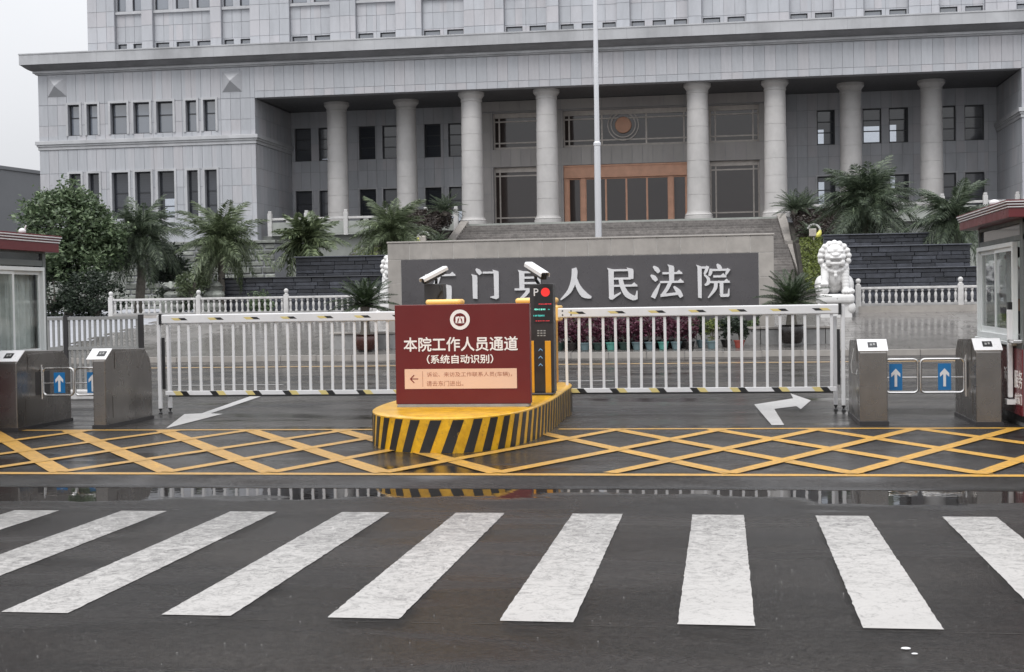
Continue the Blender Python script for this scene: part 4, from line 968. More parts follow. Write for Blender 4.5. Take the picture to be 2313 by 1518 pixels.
# ------------------------------------------------------------------ marble lions
def lion_body(parent, org, flip=1):
    m = MB(); r = random.Random(5)
    def E_(x, y, z, a, b=None, c=None): m.ball((x*flip, y, z), 1, 14, 10, (a, b or a, c or a))
    def cap(p, q, ra, rb, n=6):
        for i in range(n+1):
            t = i/n; E_(p[0]+(q[0]-p[0])*t, p[1]+(q[1]-p[1])*t, p[2]+(q[2]-p[2])*t, ra+(rb-ra)*t)
    E_(0, .28, .62, .42, .42, .58); E_(0, .02, .80, .39, .30, .36); E_(0, .02, .55, .30, .25, .30)
    for s in (-1, 1): E_(s*.42, .30, .30, .22, .42, .33); E_(s*.50, -.08, .10, .14, .22, .10)
    cap((.31, -.10, .80), (.33, -.26, .18), .155, .115); E_(.34, -.34, .10, .165, .2, .11)
    for k in (-1, 0, 1): E_(.34+k*.1, -.5, .08, .055, .07, .07)
    cap((-.31, -.10, .80), (-.35, -.30, .40), .155, .12); E_(-.37, -.34, .36, .15, .17, .10); E_(-.40, -.30, .15, .20, .2, .17)
    for k in (-1, 0, 1): E_(-.38+k*.09, -.48, .33, .05, .06, .06)
    E_(0, -.02, 1.26, .36, .34, .36); E_(0, -.26, 1.42, .27, .16, .15)
    for s in (-1, 1):
        E_(s*.14, -.37, 1.37, .13, .07, .055); E_(s*.13, -.385, 1.295, .055, .05, .045); E_(s*.2, -.32, 1.2, .14, .12, .11); E_(s*.22, -.3, 1.02, .1, .12, .12)
    E_(0, -.43, 1.25, .11, .08, .065); E_(0, -.37, 1.165, .24, .12, .05); E_(0, -.34, .985, .22, .12, .065)
    E_(0, -.30, .90, .12, .1, .1)
    for rad, yy, n, rr in ((.445, -.10, 15, .088), (.46, .06, 15, .10), (.43, .24, 13, .11)):
        for i in range(n):
            a = R(-58+296*i/(n-1)); E_(rad*math.cos(a), yy, 1.20+rad*1.0*math.sin(a), rr, rr, rr*.95)
    for i in range(9):
        a = R(200+140*i/8); E_(.36*math.cos(a), -.16-.10*abs(math.sin(a)), .98+.24*math.sin(a), .075)
    for i in range(11):
        a = R(195+150*i/10); E_(.40*math.cos(a), -.08-.22*abs(math.sin(a)), .92+.20*math.sin(a), .035)
    E_(0, -.33, .70, .05); E_(0, -.33, .60, .07)
    me = mesh('t', m, None); o = bpy.data.objects.new('t', me); COL.objects.link(o)
    md = o.modifiers.new('r', 'REMESH'); md.mode = 'VOXEL'; md.voxel_size = .02; md.use_smooth_shade = True
    s = o.modifiers.new('s', 'SMOOTH'); s.iterations = 1; s.factor = .4
    bpy.context.view_layer.update(); me2 = bpy.data.meshes.new_from_object(o.evaluated_get(bpy.context.evaluated_depsgraph_get())); bpy.data.objects.remove(o)
    me2.name = 'body'; me2.materials.clear(); me2.materials.append(M['white_stone']); me2.polygons.foreach_set('use_smooth', [True]*len(me2.polygons))
    return inst('body', me2, parent, org)
def lion(px_, Y, zb, flip, label):
    x = at(px_, 650, Y).x; t = thing('stone_lion', label, 'lion statue', (x, Y, zb), 'white marble lions')
    obj('pedestal', MB().box(x-.49, x+.49, Y-.5, Y+.6, zb-.3, zb+.36), M['white_stone'], t, bevel=.03)
    for sx in (-1, 1): obj('tassel', MB().ball((x+sx*.47, Y-.46, zb+.18), .17, 12, 8, (.8, .6, 1.1)), M['white_stone'], t, smooth=True)
    obj('cushion', MB().box(x-.57, x+.57, Y-.6, Y+.65, zb+.30, zb+.62), M['white_stone'], t, bevel=.12, seg=4)
    obj('boss', MB().ball((x+.02, Y-.585, zb+.47), .045, 10, 6, (1, .4, 1)), M['balu_dk'], t)
    q_ = lion_body(t, (x, Y, zb+.60), flip); q_.scale = (.97, 1.0, 1.0); return t
lion(1886, 46, .98, 1, 'white marble guardian lion, whole, right of the name wall')
lion(893, 48, .98, -1, 'white marble guardian lion mostly hidden behind the left end of the name wall')

# ------------------------------------------------------------------ plaza balustrades
bal = MB().lathe([(.05, 0), (.05, .05), (.033, .06), (.028, .10), (.045, .20), (.05, .25), (.04, .31), (.024, .35), (.03, .38), (.05, .40), (.05, .45)], n=10)
balm = mesh('baluster', bal, M['balu'], True)
def plaza_balustrade(pxs, Y, zb, label, nb, zfloor):
    t = thing('balustrade', label, 'balustrade', (at(sum(pxs)/len(pxs), 690, Y).x, Y, zb)); xs = [at(p, 690, Y).x for p in pxs]
    for x in xs:
        p = obj('post', MB().box(x-.085, x+.085, Y-.085, Y+.085, zfloor, zb+.68), M['balu'], t, bevel=.015)
        obj('finial', MB().lathe([(.05, 0), (.08, .015), (.05, .04), (.045, .06), (.07, .09), (.085, .14), (.07, .19), (.03, .22)], (x, Y, zb+.68), 12), M['balu'], p, smooth=True)
    for a, b in zip(xs, xs[1:]):
        obj('rail', MB().box(a+.085, b-.085, Y-.07, Y+.07, zb+.54, zb+.62), M['balu'], t, bevel=.015); obj('base_rail', MB().box(a+.085, b-.085, Y-.08, Y+.08, zb, zb+.085), M['balu_dk'], t, bevel=.01)
        n = nb
        for i in range(n): inst('baluster', balm, t, (a+(b-a)*(i+.75)/(n+.5), Y, zb+.087))
    obj('base_wall', MB().box(xs[0], xs[-1], Y-.14, Y+.14, zfloor-.1, zb-.002), M['beige'], t)
plaza_balustrade([251, 449, 647, 848, 1050], 49, 1.22, 'pale stone balustrade left of the name wall with ball topped posts', 15, 1.1)
plaza_balustrade([1939, 2170, 2405], 47, 1.19, 'pale stone balustrade right of the white lion, running behind the right booth', 15, .9)

# ------------------------------------------------------------------ pots and potted plants
def bowl(px_, Y, zt, zb, crown_y, mat, label, seed, rad):
    x = at(px_, 750, Y).x; h = zt-zb
    t = thing('potted_cycad', label, 'potted plant', (x, Y, zb), 'cycads in glazed bowls')
    obj('bowl', MB().lathe([(.20, 0), (.24, .02), (.26, .1*h), (.34, .5*h), (.35, .75*h), (.31, .92*h), (.36, h), (.30, h), (.28, h*.9)], (x, Y, zb), 24), M[mat], t, smooth=True)
    zc = at(px_, crown_y, Y).z
    obj('trunk', MB().lathe([(.13, 0), (.15, .1), (.12, .3), (.13, zc-zt+.1)], (x, Y, zt-.08), 12), M['trunk'], t)
    vs = [frond_mesh('frond', rad*1.12, d, 30, .20, .016, M['cycad'], vee=.4, fwd=.45, tipfall=.05, seed=seed+k, taper=.1) for k, d in enumerate((.45, .85))]; r = random.Random(seed)
    for i in range(44):
        s_ = i/44; el = R(80-80*s_+r.uniform(-6, 6)); inst('frond', vs[i % 2], t, (x, Y, zc), (r.uniform(-.15, .15), -el, i*2.39996), (r.uniform(.85, 1.08),)*3)
bowl(825, 38.05, .68, .24, 694, 'pot_brown', 'cycad in a brown glazed bowl left of the maroon board', 31, .95)
bowl(1788, 38.05, .80, .30, 688, 'pot_black', 'cycad in a dark glazed bowl in front of the right lion', 32, .95)
def potted(px_, Y, pot, leafm, h, label, seed, group=None, r0=.15, ncl=14, per=34, leaf=.04):
    x = at(px_, 760, Y).x; zb = ZP(Y); t = thing('potted_shrub', label, 'potted plant', (x, Y, zb), group)
    obj('pot', MB().lathe([(.10, 0), (.14, .18), (.155, .18), (.155, .21), (.13, .21)], (x, Y, zb), 14), M[pot], t)
    m = MB(); r = random.Random(seed)
    for k in range(5): m.tube([(x, Y, zb+.18), (x+r.uniform(-.1, .1), Y+r.uniform(-.1, .1), zb+.18+h*.8)], [.012, .005], 5)
    obj('stem', m, M['trunk'], t)
    leafobj('foliage', clumps((x, Y, zb+.24+h*.5), (r0, r0, h*.5), ncl, per, .055, .3), leaf, M[leafm], t)
pc = ['pot_green', 'pot_black', 'pot_blue', 'pot_green', 'pot_teal', 'pot_green', 'pot_blue', 'pot_blue', 'pot_teal', 'pot_blue', 'pot_black']
ORD = ['first', 'second', 'third', 'fourth', 'fifth', 'sixth', 'seventh', 'eighth', 'ninth', 'tenth', 'eleventh']; PN = {'pot_green': 'dark green', 'pot_black': 'black', 'pot_blue': 'grey blue', 'pot_teal': 'teal'}
for i in range(11): potted(1262+i*29.5, 37.75, pc[i], 'purple', .62, f'purple shrub in a {PN[pc[i]]} pot, {ORD[i]} from the terminal in the front row', 40+i, 'purple potted shrubs, front row', .21, 20, 34)
for i in range(10): potted(1278+i*29, 38.2, 'pot_black', 'purple', .72, f'purple shrub in a black pot, {ORD[i]} from the terminal in the back row', 60+i, 'purple potted shrubs, back row', .21, 20, 34)
potted(1585, 38.1, 'pot_blue', 'leaf_dark', .62, 'dark potted shrub just right of the purple row', 71, None, .22, 20, 34)
potted(1608, 37.8, 'pot_blue', 'hedge_y', .6, 'yellow green shrub in a grey blue pot right of the purple row', 72, None, .14, 14, 24)
potted(1640, 38.1, 'pot_black', 'leaf_dark', .6, 'dark leafy shrub in a black pot left of the terracotta pot', 73, None, .22, 22, 34)
x = at(1670, 770, 37.9).x
potted(1670, 37.9, 'pot_red', 'leaf_dark', .66, 'dark leafy shrub in a terracotta pot', 74, None, .24, 22, 34, .05)

# ------------------------------------------------------------------ flagpole, distant building
fx = at(1352, 540, 47).x
fp = thing('flagpole', 'tall tapering steel flagpole behind the name wall', 'flagpole', (fx, 47, ZP(47)))
zj = at(1349, 326, 47).z
obj('lower_tube', MB().tube([(fx, 47, ZP(47)), (fx, 47, zj)], [.125, .105], 16), M['pole'], fp, smooth=True)
obj('joint', MB().lathe([(.106, -.05), (.125, -.04), (.125, .05), (.09, .09)], (fx, 47, zj), 16), M['pole'], fp, smooth=True)
obj('upper_tube', MB().tube([(fx, 47, zj+.02), (fx, 47, 13)], [.088, .07], 16), M['pole'], fp, smooth=True)
obj('base', MB().box(fx-.5, fx+.5, 46.5, 47.5, ZP(47)-.1, ZP(47)+.25), M['beige'], fp, bevel=.02)
pa, pb = at(96, 390, 121), at(-260, 390, 101)
gb = thing('grey_building', 'plain grey building rising behind the broadleaf tree at the far left', 'building', (pa.x, 121, 0))
dx, dy = (pb-pa).x, (pb-pa).y
gm = MB().prism([(pa.x, pa.y), (pb.x, pb.y), (pb.x-9, pb.y+12), (pa.x-9, pa.y+14)], 0, 13.7); obj('wall', gm, M['grey_bldg'], gb)
gm = MB().prism([(pa.x+.1, pa.y-.15), (pb.x, pb.y-.2), (pb.x-9.2, pb.y+12), (pa.x-9, pa.y+14.2)], 13.7, 14.0); obj('parapet', gm, M['grey_bldg'], gb)

# ------------------------------------------------------------------ guard booths
def fascia(t, x0, x1, y0, y1, z0, z1):
    def ring(o, za, zb): return MB().box(x0-o, x1+o, y0-o, y1+o, za, zb)
    h = z1-z0
    r_ = obj('roof', ring(0, z0, z0+h*.55), M['roof_red'], t, bevel=.006)
    for k in range(3):
        za = z0+h*(.55+.15*k); obj('trim_line', ring(.012+.012*k, za+.002, za+h*.07), M['white'], r_)
        obj('fascia_band', ring(.004+.012*k, za+h*.07+.001, za+h*.15), M['roof_red'], r_)
def side_window(t, face, u0, u1, v0, v1, mid, curtain=False, lapped=True):
    f = MB(); w = .055
    for a, b, c, e in ((u0, u1, v1-w, v1), (u0, u1, v0, v0+w*1.3), (u0, u0+w, v0+w*1.3, v1-w), (u1-w, u1, v0+w*1.3, v1-w)): f.box(a, b, c, e, -.03, .035, face)
    wn = obj('window', f, M['white_pvc'], t, bevel=.004, seg=1)
    for (a, b, d) in ((u0+w, mid+.03, .0), (mid-.03, u1-w, -.025)):
        s = MB(); k = .05
        for p, q, c, e in ((a, a+k, v0+w*1.3, v1-w), (b-k, b, v0+w*1.3, v1-w), (a+k, b-k, v0+w*1.3, v0+w*1.3+.07), (a+k, b-k, v1-w-.05, v1-w)): s.box(p, q, c, e, d-.012, d+.012, face)
        obj('sash', s, M['white_pvc'], wn); obj('pane', MB().box(a+.02, b-.02, v0+.06, v1-.06, d-.003, d+.003, face), M['clear'], wn)
    obj('sill', MB().box(u0-.03, u1+.03, v0-.05, v0-.004, -.03, .06, face), M['white_pvc'], wn, bevel=.006, seg=1)
# left booth: wall facing +x, right booth: wall facing -x
LBX = -9.6; LB = thing('guard_booth', 'guard booth with maroon roof edge and grey curtains at the left edge', 'guard booth', (-10.8, 17.5, 0), 'guard booths'); FB = fXp(LBX)
y0, y1 = 15.6, 18.95
for a in (y0, 16.7, y1-.09): obj('frame_post', MB().box(a, a+.09, .12, 2.40, -.08, 0, FB), M['booth'], LB)
for za, zb_ in ((2.18, 2.26), (2.36, 2.44), (.80, .86)): obj('frame_rail', MB().box(y0, y1, za, zb_, -.07, -.004, FB), M['booth'], LB)
for ya in (y0+.002, y1-.088): obj('frame_post', MB().box(-12, -11.912, ya, ya+.086, .12, 2.4), M['booth'], LB)
obj('side_panel', MB().box(y0, y1-.09, .12, .80, -.05, -.012, FB), M['maroon'], LB)
obj('transom_pane', MB().box(16.8, y1-.1, 2.26, 2.36, -.05, -.03, FB), M['glass'], LB)
obj('end_wall', MB().box(-12, LBX-.1, y1-.05, y1-.01, .1, 2.4).box(-12, LBX-.1, y0+.01, y0+.05, .1, 2.4).box(-12, -11.95, y0, y1, .1, 2.4), M['booth_in'], LB)
obj('floor', MB().box(-12.02, LBX-.002, y0-.02, y1+.0, 0, .12), M['dark_metal'], LB)
side_window(LB, FB, 16.82, y1-.10, .87, 2.16, 17.98)
cm = MB(); n = 150; vs = []
for i in range(n): yy = 16.85+(y1-.03-16.85)*i/(n-1); d_ = .03*math.sin(i*.9)+.018*math.sin(i*.37+1); vs += [(LBX-.17+d_, yy, .9), (LBX-.17+d_*.8, yy, 2.2)]
cm.add(vs, [(2*i, 2*i+1, 2*i+3, 2*i+2) for i in range(n-1)]); obj('curtain', cm, M['curtain'], LB, smooth=True)
fascia(LB, -12.2, LBX+.10, y0-.2, y1+.22, 2.38, 2.62)
dc = thing('dome_camera', 'small white camera on the left booth roof', 'camera', (-9.9, 18.4, 2.62)); p = at(50, 515, 18.4)
obj('body', MB().ball((p.x, 18.4, 2.66), .045, 10, 8, (1.2, 1, 1)).lathe([(.03, -.06), (.03, 0)], (p.x, 18.4, 2.68), 8), M['white'], dc, smooth=True); obj('bracket', MB().tube([(p.x, 18.4, 2.6), (p.x+.06, 18.4, 2.74)], .012, 6), M['white'], dc)
RBX = 3.45; RBt = thing('guard_booth', 'guard booth with maroon panels and pale lettering at the right edge', 'guard booth', (4.7, 18.4, 0), 'guard booths'); FB = fXm(RBX)
y0, y1 = 17.0, 19.84
for a in (y0, y1-.07): obj('frame_post', MB().box(a, a+.07 if a != y0 else a+.16, .14, 2.46, -.08, 0, FB), M['booth'], RBt)
for za, zb_ in ((2.20, 2.26), (2.40, 2.47), (.92, .97)):
    obj('frame_rail', MB().box(y0, y1, za, zb_, -.07, -.004, FB), M['booth'], RBt); obj('frame_rail', MB().box(RBX+.09, 6.4, y0+.005, y0+.07, za, zb_), M['booth'], RBt)
for ya in (y0, y1-.088): obj('frame_post', MB().box(6.4, 6.49, ya, ya+.086, .14, 2.46), M['booth'], RBt)
mp = obj('side_panel', MB().box(y0+.002, y1-.005, .14, .92, -.05, .012, FB), M['maroon'], RBt)
obj('front_panel', MB().box(RBX+.09, 6.4, y0+.0, y0+.05, .14, .92), M['maroon'], RBt)
obj('transom_pane', MB().box(y0+.16, y1-.08, 2.26, 2.40, -.05, -.03, FB), M['glass'], RBt)
obj('front_pane', MB().box(RBX+.1, 6.38, y0+.03, y0+.036, .97, 2.2), M['clear'], RBt)
obj('end_wall', MB().box(6.44, 6.48, y0, y1, .1, 2.4).box(RBX+.1, 6.4, y1-.05, y1-.01, .14, .95), M['booth_in'], RBt)
obj('end_pane', MB().box(RBX+.1, 6.4, y1-.04, y1-.03, .95, 2.2), M['clear'], RBt)
obj('floor', MB().box(RBX+.03, 6.46, y0+.02, y1-.02, .05, .44), M['dark_metal'], RBt); obj('skirt', MB().box(RBX+.04, 6.44, y0+.05, y1-.05, 0, .138), M['fence'], RBt)
obj('desk', MB().box(RBX+.12, RBX+.6, y0+.1, 18.6, 1.02, 1.06), M['booth_in'], RBt)
side_window(RBt, FB, 17.42, y1-.05, 1.0, 2.19, 18.62)
obj('counter', MB().box(RBX-.10, RBX+.02, 17.04, 17.4, .985, 1.03), M['chrome'], RBt, bevel=.01)
cm = MB(); vs = []
for i in range(30): yy = 18.42+.25*i/29; d_ = .02*math.sin(i*1.1); vs += [(RBX+.15+d_, yy, 1.0), (RBX+.15+d_, yy, 2.2)]
cm.add(vs, [(2*i, 2*i+1, 2*i+3, 2*i+2) for i in range(29)]); obj('curtain', cm, M['curtain'], RBt, smooth=True)
fascia(RBt, RBX-.22, 6.7, 16.65, y1+.16, 2.44, 2.64)
gb_ = obj('grab_bar', MB().box(17.43, 17.50, .33, 1.38, .03, .09, FB), M['white'], RBt, bevel=.01); obj('bar_foot', MB().box(17.38, 17.56, .25, .31, .013, .11, FB), M['white'], gb_); obj('bar_top', MB().box(17.43, 17.5, 1.382, 1.47, .0, .08, FB), M['black'], gb_)
p = at(2246, 448, 18.2)
dc = thing('dome_camera', 'small white camera on the right booth roof', 'camera', (p.x, 18.2, 2.64)); obj('body', MB().ball((p.x, 18.2, 2.70), .05, 10, 8, (1.3, 1, .9)), M['white'], dc, smooth=True); obj('bracket', MB().tube([(p.x+.1, 18.2, 2.63), (p.x+.05, 18.2, 2.69)], .014, 6), M['white'], dc)
def fit(o, width=None, height=None): return o
def wtext(name, body, w, mat, parent, mapf, ext=.003, bold=0.0, h=None):
    """lettering scaled to width w (and height h), centred on the origin of mapf; bold repeats it a hair apart, each copy a little prouder"""
    cu = bpy.data.curves.new(name, 'FONT'); cu.body = body; cu.size = 1; cu.align_x = 'CENTER'; cu.resolution_u = 3
    t = bpy.data.objects.new('t', cu); COL.objects.link(t); bpy.context.view_layer.update()
    me = bpy.data.meshes.new_from_object(t.evaluated_get(bpy.context.evaluated_depsgraph_get())); bpy.data.objects.remove(t)
    xs = [v.co.x for v in me.vertices]; ys = [v.co.y for v in me.vertices]; cx, cy = (min(xs)+max(xs))/2, (min(ys)+max(ys))/2
    k = w/(max(xs)-min(xs)); ky = h/(max(ys)-min(ys)) if h else k; o0 = ORG[parent]; out = MB()
    offs = [(0, 0)] if not bold else [(-bold, 0), (bold, 0), (0, bold), (0, -bold)]
    for q, (ox, oy) in enumerate(offs):
        b = bmesh.new(); b.from_mesh(me); r = bmesh.ops.extrude_face_region(b, geom=b.faces[:]); tops = set(e for e in r['geom'] if isinstance(e, bmesh.types.BMVert))
        for v in b.verts: v.co = Vector(mapf((v.co.x-cx+ox)*k, (v.co.y-cy+oy)*ky, ext+q*.0004 if v in tops else 0))-o0
        b.verts.index_update(); out.add([v.co[:] for v in b.verts], [[v.index for v in f.verts] for f in b.faces]); b.free()
    m2 = mesh(name, out, mat); o = bpy.data.objects.new(name, m2); COL.objects.link(o); o.parent = parent; ORG[o] = Vector(o0); return o
sidemap = lambda yc, zc: (lambda x, y, z: (RBX-.0125-z, yc-x, zc+y))
wtext('lettering', '诉讼', .36, M['white_ink'], mp, sidemap(17.87, .585), bold=.012)
wtext('lettering', '服务', .44, M['white_ink'], mp, sidemap(17.10+.12, .56), bold=.012)
wtext('lettering', '由东门', .38, M['white_ink'], mp, sidemap(17.22, .33), bold=.006)
# guard standing inside the right booth
def skinned(name, joints, links, mat, parent, sub=1):
    me = bpy.data.meshes.new(name); o0 = ORG[parent]; me.from_pydata([tuple(Vector(p)-o0) for p, r in joints], links, []); o = bpy.data.objects.new(name, me); COL.objects.link(o)
    md = o.modifiers.new('skin', 'SKIN'); sv = me.skin_vertices[0].data
    for i, (p, r) in enumerate(joints): sv[i].radius = (r if hasattr(r, '__len__') else (r, r)); sv[i].use_root = (i == 0)
    s = o.modifiers.new('sub', 'SUBSURF'); s.levels = sub; s.render_levels = sub
    bpy.context.view_layer.update(); m2 = bpy.data.meshes.new_from_object(o.evaluated_get(bpy.context.evaluated_depsgraph_get())); bpy.data.objects.remove(o)
    m2.name = name; m2.materials.clear(); m2.materials.append(mat); m2.polygons.foreach_set('use_smooth', [True]*len(m2.polygons))
    q = bpy.data.objects.new(name, m2); COL.objects.link(q); q.parent = parent; ORG[q] = Vector(o0); return q
gx, gy, gz = 3.83, 19.42, .44
G = thing('person', 'person in a white shirt and dark trousers with folded arms behind the right booth window', 'person', (gx, gy, gz))
P = lambda dx, dy, dz: (gx+dx, gy+dy, gz+dz)
bj = [(P(0, 0, .95), .12), (P(0, 0, 1.2), .12), (P(0, 0, 1.42), .1), (P(0, 0, 1.5), .055), (P(-.02, 0, 1.62), (.085, .075)), (P(-.01, 0, 1.71), .06),
      (P(0, .19, 1.40), .055), (P(-.05, .25, 1.13), .042), (P(-.22, .05, 1.12), .035), (P(-.24, -.06, 1.14), .03), (P(0, -.19, 1.40), .055), (P(-.05, -.25, 1.13), .042), (P(-.2, -.05, 1.16), .035), (P(-.22, .06, 1.18), .03),
      (P(0, .09, .9), .09), (P(0, .1, .5), .06), (P(.02, .1, .08), .042), (P(-.13, .12, .03), .035), (P(0, -.09, .9), .09), (P(0, -.1, .5), .06), (P(.02, -.1, .08), .042), (P(-.13, -.12, .03), .035)]
skinned('body', bj, [(0, 1), (1, 2), (2, 3), (3, 4), (4, 5), (2, 6), (6, 7), (7, 8), (8, 9), (2, 10), (10, 11), (11, 12), (12, 13), (0, 14), (14, 15), (15, 16), (16, 17), (0, 18), (18, 19), (19, 20), (20, 21)], M['skin'], G)
sj = [(P(0, 0, .92), (.16, .13)), (P(0, 0, 1.15), (.15, .13)), (P(0, 0, 1.38), (.15, .12)), (P(0, 0, 1.46), .08), (P(0, .19, 1.40), .078), (P(-.05, .255, 1.13), .062), (P(-.2, .07, 1.12), .052), (P(0, -.19, 1.40), .078), (P(-.05, -.255, 1.13), .062), (P(-.18, -.07, 1.16), .052)]
skinned('shirt', sj, [(0, 1), (1, 2), (2, 3), (2, 4), (4, 5), (5, 6), (2, 7), (7, 8), (8, 9)], M['shirt'], G)
tj = [(P(0, 0, .96), (.15, .13)), (P(0, .1, .85), .105), (P(0, .1, .5), .08), (P(.02, .1, .06), .07), (P(0, -.1, .85), .105), (P(0, -.1, .5), .08), (P(.02, -.1, .06), .07)]
skinned('trousers', tj, [(0, 1), (1, 2), (2, 3), (0, 4), (4, 5), (5, 6)], M['trouser'], G)
obj('hair', MB().ball(P(.015, 0, 1.675), .1, 12, 8, (1, .88, .82)), M['hair'], G, smooth=True)
fm = MB()
for s_ in (-1, 1): fm.ball(P(-.105, s_*.034, 1.635), .011, 8, 6)
obj('eyes', fm, M['black'], G); obj('nose', MB().ball(P(-.112, 0, 1.605), .016, 8, 6, (1, .8, 1.3)), M['skin'], G)
fm = MB()
for s_ in (-1, 1): fm.ball(P(-.01, s_*.085, 1.61), .028, 8, 6, (.8, .35, 1.1))
obj('ears', fm, M['skin'], G)

# ------------------------------------------------------------------ turnstiles
def turnstile(x0, x1, yf, label, over=.012, slots=(0, 1)):
    L = 1.52; t = thing('turnstile_cabinet', label, 'turnstile', ((x0+x1)/2, yf, 0), 'turnstile cabinets'); e = .004
    side = [(0, .03), (0, .885), (.23, 1.035), (1.30, 1.0), (1.46, .86), (L, .70), (L, .03)]
    b = MB().prism(side, x0, x1, lambda a, c, d: (d, yf+a, c)); obj('housing', b, M['steel'], t, bevel=.012)
    obj('skirt', MB().box(x0-.012, x1+.012, yf-.02, yf+L+.02, 0, .045), M['dark_metal'], t)
    sl2 = lambda u, v, d: (u, yf+.012+v*.207-d*.546, .893+v*.135+d*.838+.0)
    tp = obj('glass_top', MB().box(x0-over, x1+.012, 0, 1, .003, .012, sl2), M['white'], t)
    c = (x0+x1)/2; obj('reader', MB().box(c-.055, c+.055, .28, .72, .013, .017, sl2), M['black'], tp)
    obj('reader_mark', MB().box(c-.03, c-.005, .42, .58, .0175, .019, sl2).box(c+.008, c+.03, .45, .62, .0175, .019, sl2), M['fence'], tp)
    for si, (sx, f) in enumerate(((x0, fXm(x0)), (x1, fXp(x1)))):
        obj('side_door', MB().box(yf+.22, yf+1.2, .12, .40, .001, .006, f), M['steel'], t); obj('head_panel', MB().box(yf+.30, yf+1.25, .76, .985, .001, .008, f), M['steel'], t, bevel=.01)
        if si in slots: obj('hinge_slot', MB().box(yf+.5, yf+.9, .43, .74, .0005, .003, f), M['dark_metal'], t)
    return t
turnstile(-9.31, -9.0, 16.9, 'leftmost steel turnstile cabinet beside the left booth window'); turnstile(-8.15, -7.98, 17.3, 'steel turnstile cabinet next to the left barrier end post', .09, (0,))
turnstile(1.64, 1.97, 17.5, 'steel turnstile cabinet next to the right barrier end post', slots=(1,)); turnstile(2.98, 3.28, 17.36, 'rightmost steel turnstile cabinet in front of the right booth')
def rounded_loop(x0, x1, z0, z1, y, rr, open_side=None):
    pts = []
    for cx, cz, a0 in ((x1-rr, z1-rr, 90), (x1-rr, z0+rr, 0), (x0+rr, z0+rr, -90), (x0+rr, z1-rr, -180)):
        for k in range(5): a = R(a0-22.5*k); pts.append((cx+rr*math.cos(a), y, cz+rr*math.sin(a)))
    return pts+[pts[0]]
def swing_gate(x0, x1, y, z0, z1, hinge_x, label, plate_c):
    t = thing('swing_gate', label, 'turnstile gate', (hinge_x, y, z0), 'turnstile swing gates')
    obj('tube_frame', MB().tube(rounded_loop(x0, x1, z0, z1, y, .05), .014, 8), M['chrome'], t, smooth=True)
    obj('cross_bar', MB().tube([(x0, y, (z0+z1)/2-.02), (x1, y, (z0+z1)/2-.02)], .009, 6), M['chrome'], t)
    obj('hinge_post', MB().tube([(hinge_x, y, z0-.05), (hinge_x, y, z1+.05)], .022, 10), M['chrome'], t, smooth=True)
    pl = obj('arrow_plate', MB().box(plate_c-.078, plate_c+.078, y-.024, y-.016, z0+.03, z1-.055), M['blue'], t)
    zc = (z0+z1)/2-.012; k = 1.0
    ar = [(-.016, -.12), (.016, -.12), (.016, .035), (.055, .0), (.055, .045), (0, .105), (-.055, .045), (-.055, 0), (-.016, .035)]
    obj('arrow', MB().prism([(plate_c+a, zc+b) for a, b in ar], y-.0275, y-.0242, lambda a, b, c: (a, c, b)), M['white'], pl)
yl = 17.55
gp = lambda p, y: at(p, 860, y).x
swing_gate(-8.96, gp(166, yl), yl, .42, .78, -8.985, 'left lane swing gate with whole blue arrow plate, hinged on the leftmost cabinet', gp(136, yl))
swing_gate(gp(170, yl), -8.19, yl, .42, .78, -8.17, 'left lane swing gate whose blue arrow plate is partly hidden by a cabinet', gp(211, yl))
yr = 17.96
swing_gate(2.0, gp(2073, yr), yr, .36, .775, 1.985, 'right lane swing gate hinged on the cabinet beside the barrier', gp(2023, yr)); swing_gate(gp(2080, yr), 2.94, yr, .36, .775, 2.965, 'right lane swing gate hinged on the rightmost cabinet', gp(2133, yr))
cb = MB().tube([(1.60, 17.75, .93), (1.56, 17.72, .72), (1.57, 17.7, .62), (1.62, 17.7, .60), (1.635, 17.75, .66)], .008, 6); tag(obj('cable', cb, M['fence']), 'grey looped cable on the side of a right turnstile cabinet', 'cable')

# ------------------------------------------------------------------ small metal fence at the left
FN = thing('metal_fence', 'grey paling fence behind the left turnstiles', 'fence', (-10.8, 23, 0)); fx0, fx1 = -12.4, -9.93
pal = mesh('paling', MB().box(-.02, .02, -.012, .012, .10, 1.36), M['fence'])
x = fx0
while x < fx1-.06: inst('paling', pal, FN, (x, 23, 0)); x += .096
for z in (.10, .84, 1.36): obj('rail', MB().box(fx0-.05, fx1, 22.975, 23.025, z, z+.055), M['fence'], FN)
for px_ in (fx0-.05, -11.3, fx1): obj('post', MB().box(px_-.035, px_+.035, 22.96, 23.04, 0, 1.44), M['dark_metal'], FN)
tag(obj('concrete_block', MB().box(-11.4, -9.9, 22.6, 22.9, 0, .16), M['balu'], bevel=.02), 'pale low concrete block at the foot of the grey paling fence', 'block')

# ------------------------------------------------------------------ traffic island, barriers, board, terminal
out = [(-2.9, 20.6), (-2.35, 20.45), (-2.14, 19.9), (-2.10, 18.6), (-2.08, 17.3), (-2.12, 15.9), (-2.28, 15.0), (-2.62, 14.45), (-2.95, 14.34), (-3.28, 14.42), (-3.66, 14.78), (-3.92, 15.4), (-4.02, 16.2), (-4.05, 18), (-4.5, 19.6), (-4.55, 20.4), (-4.2, 20.7), (-2.9, 20.6)]
def smooth_open(P, n=8):
    o = []
    for i in range(len(P)-1):
        p0, p1, p2, p3 = (Vector(P[max(i-1, 0)]), Vector(P[i]), Vector(P[i+1]), Vector(P[min(i+2, len(P)-1)]))
        for k in range(n): t = k/n; o.append(.5*((2*p1)+(p2-p0)*t+(2*p0-5*p1+4*p2-p3)*t*t+(3*p1-p0-3*p2+p3)*t**3))
    return o+[Vector(P[-1])]
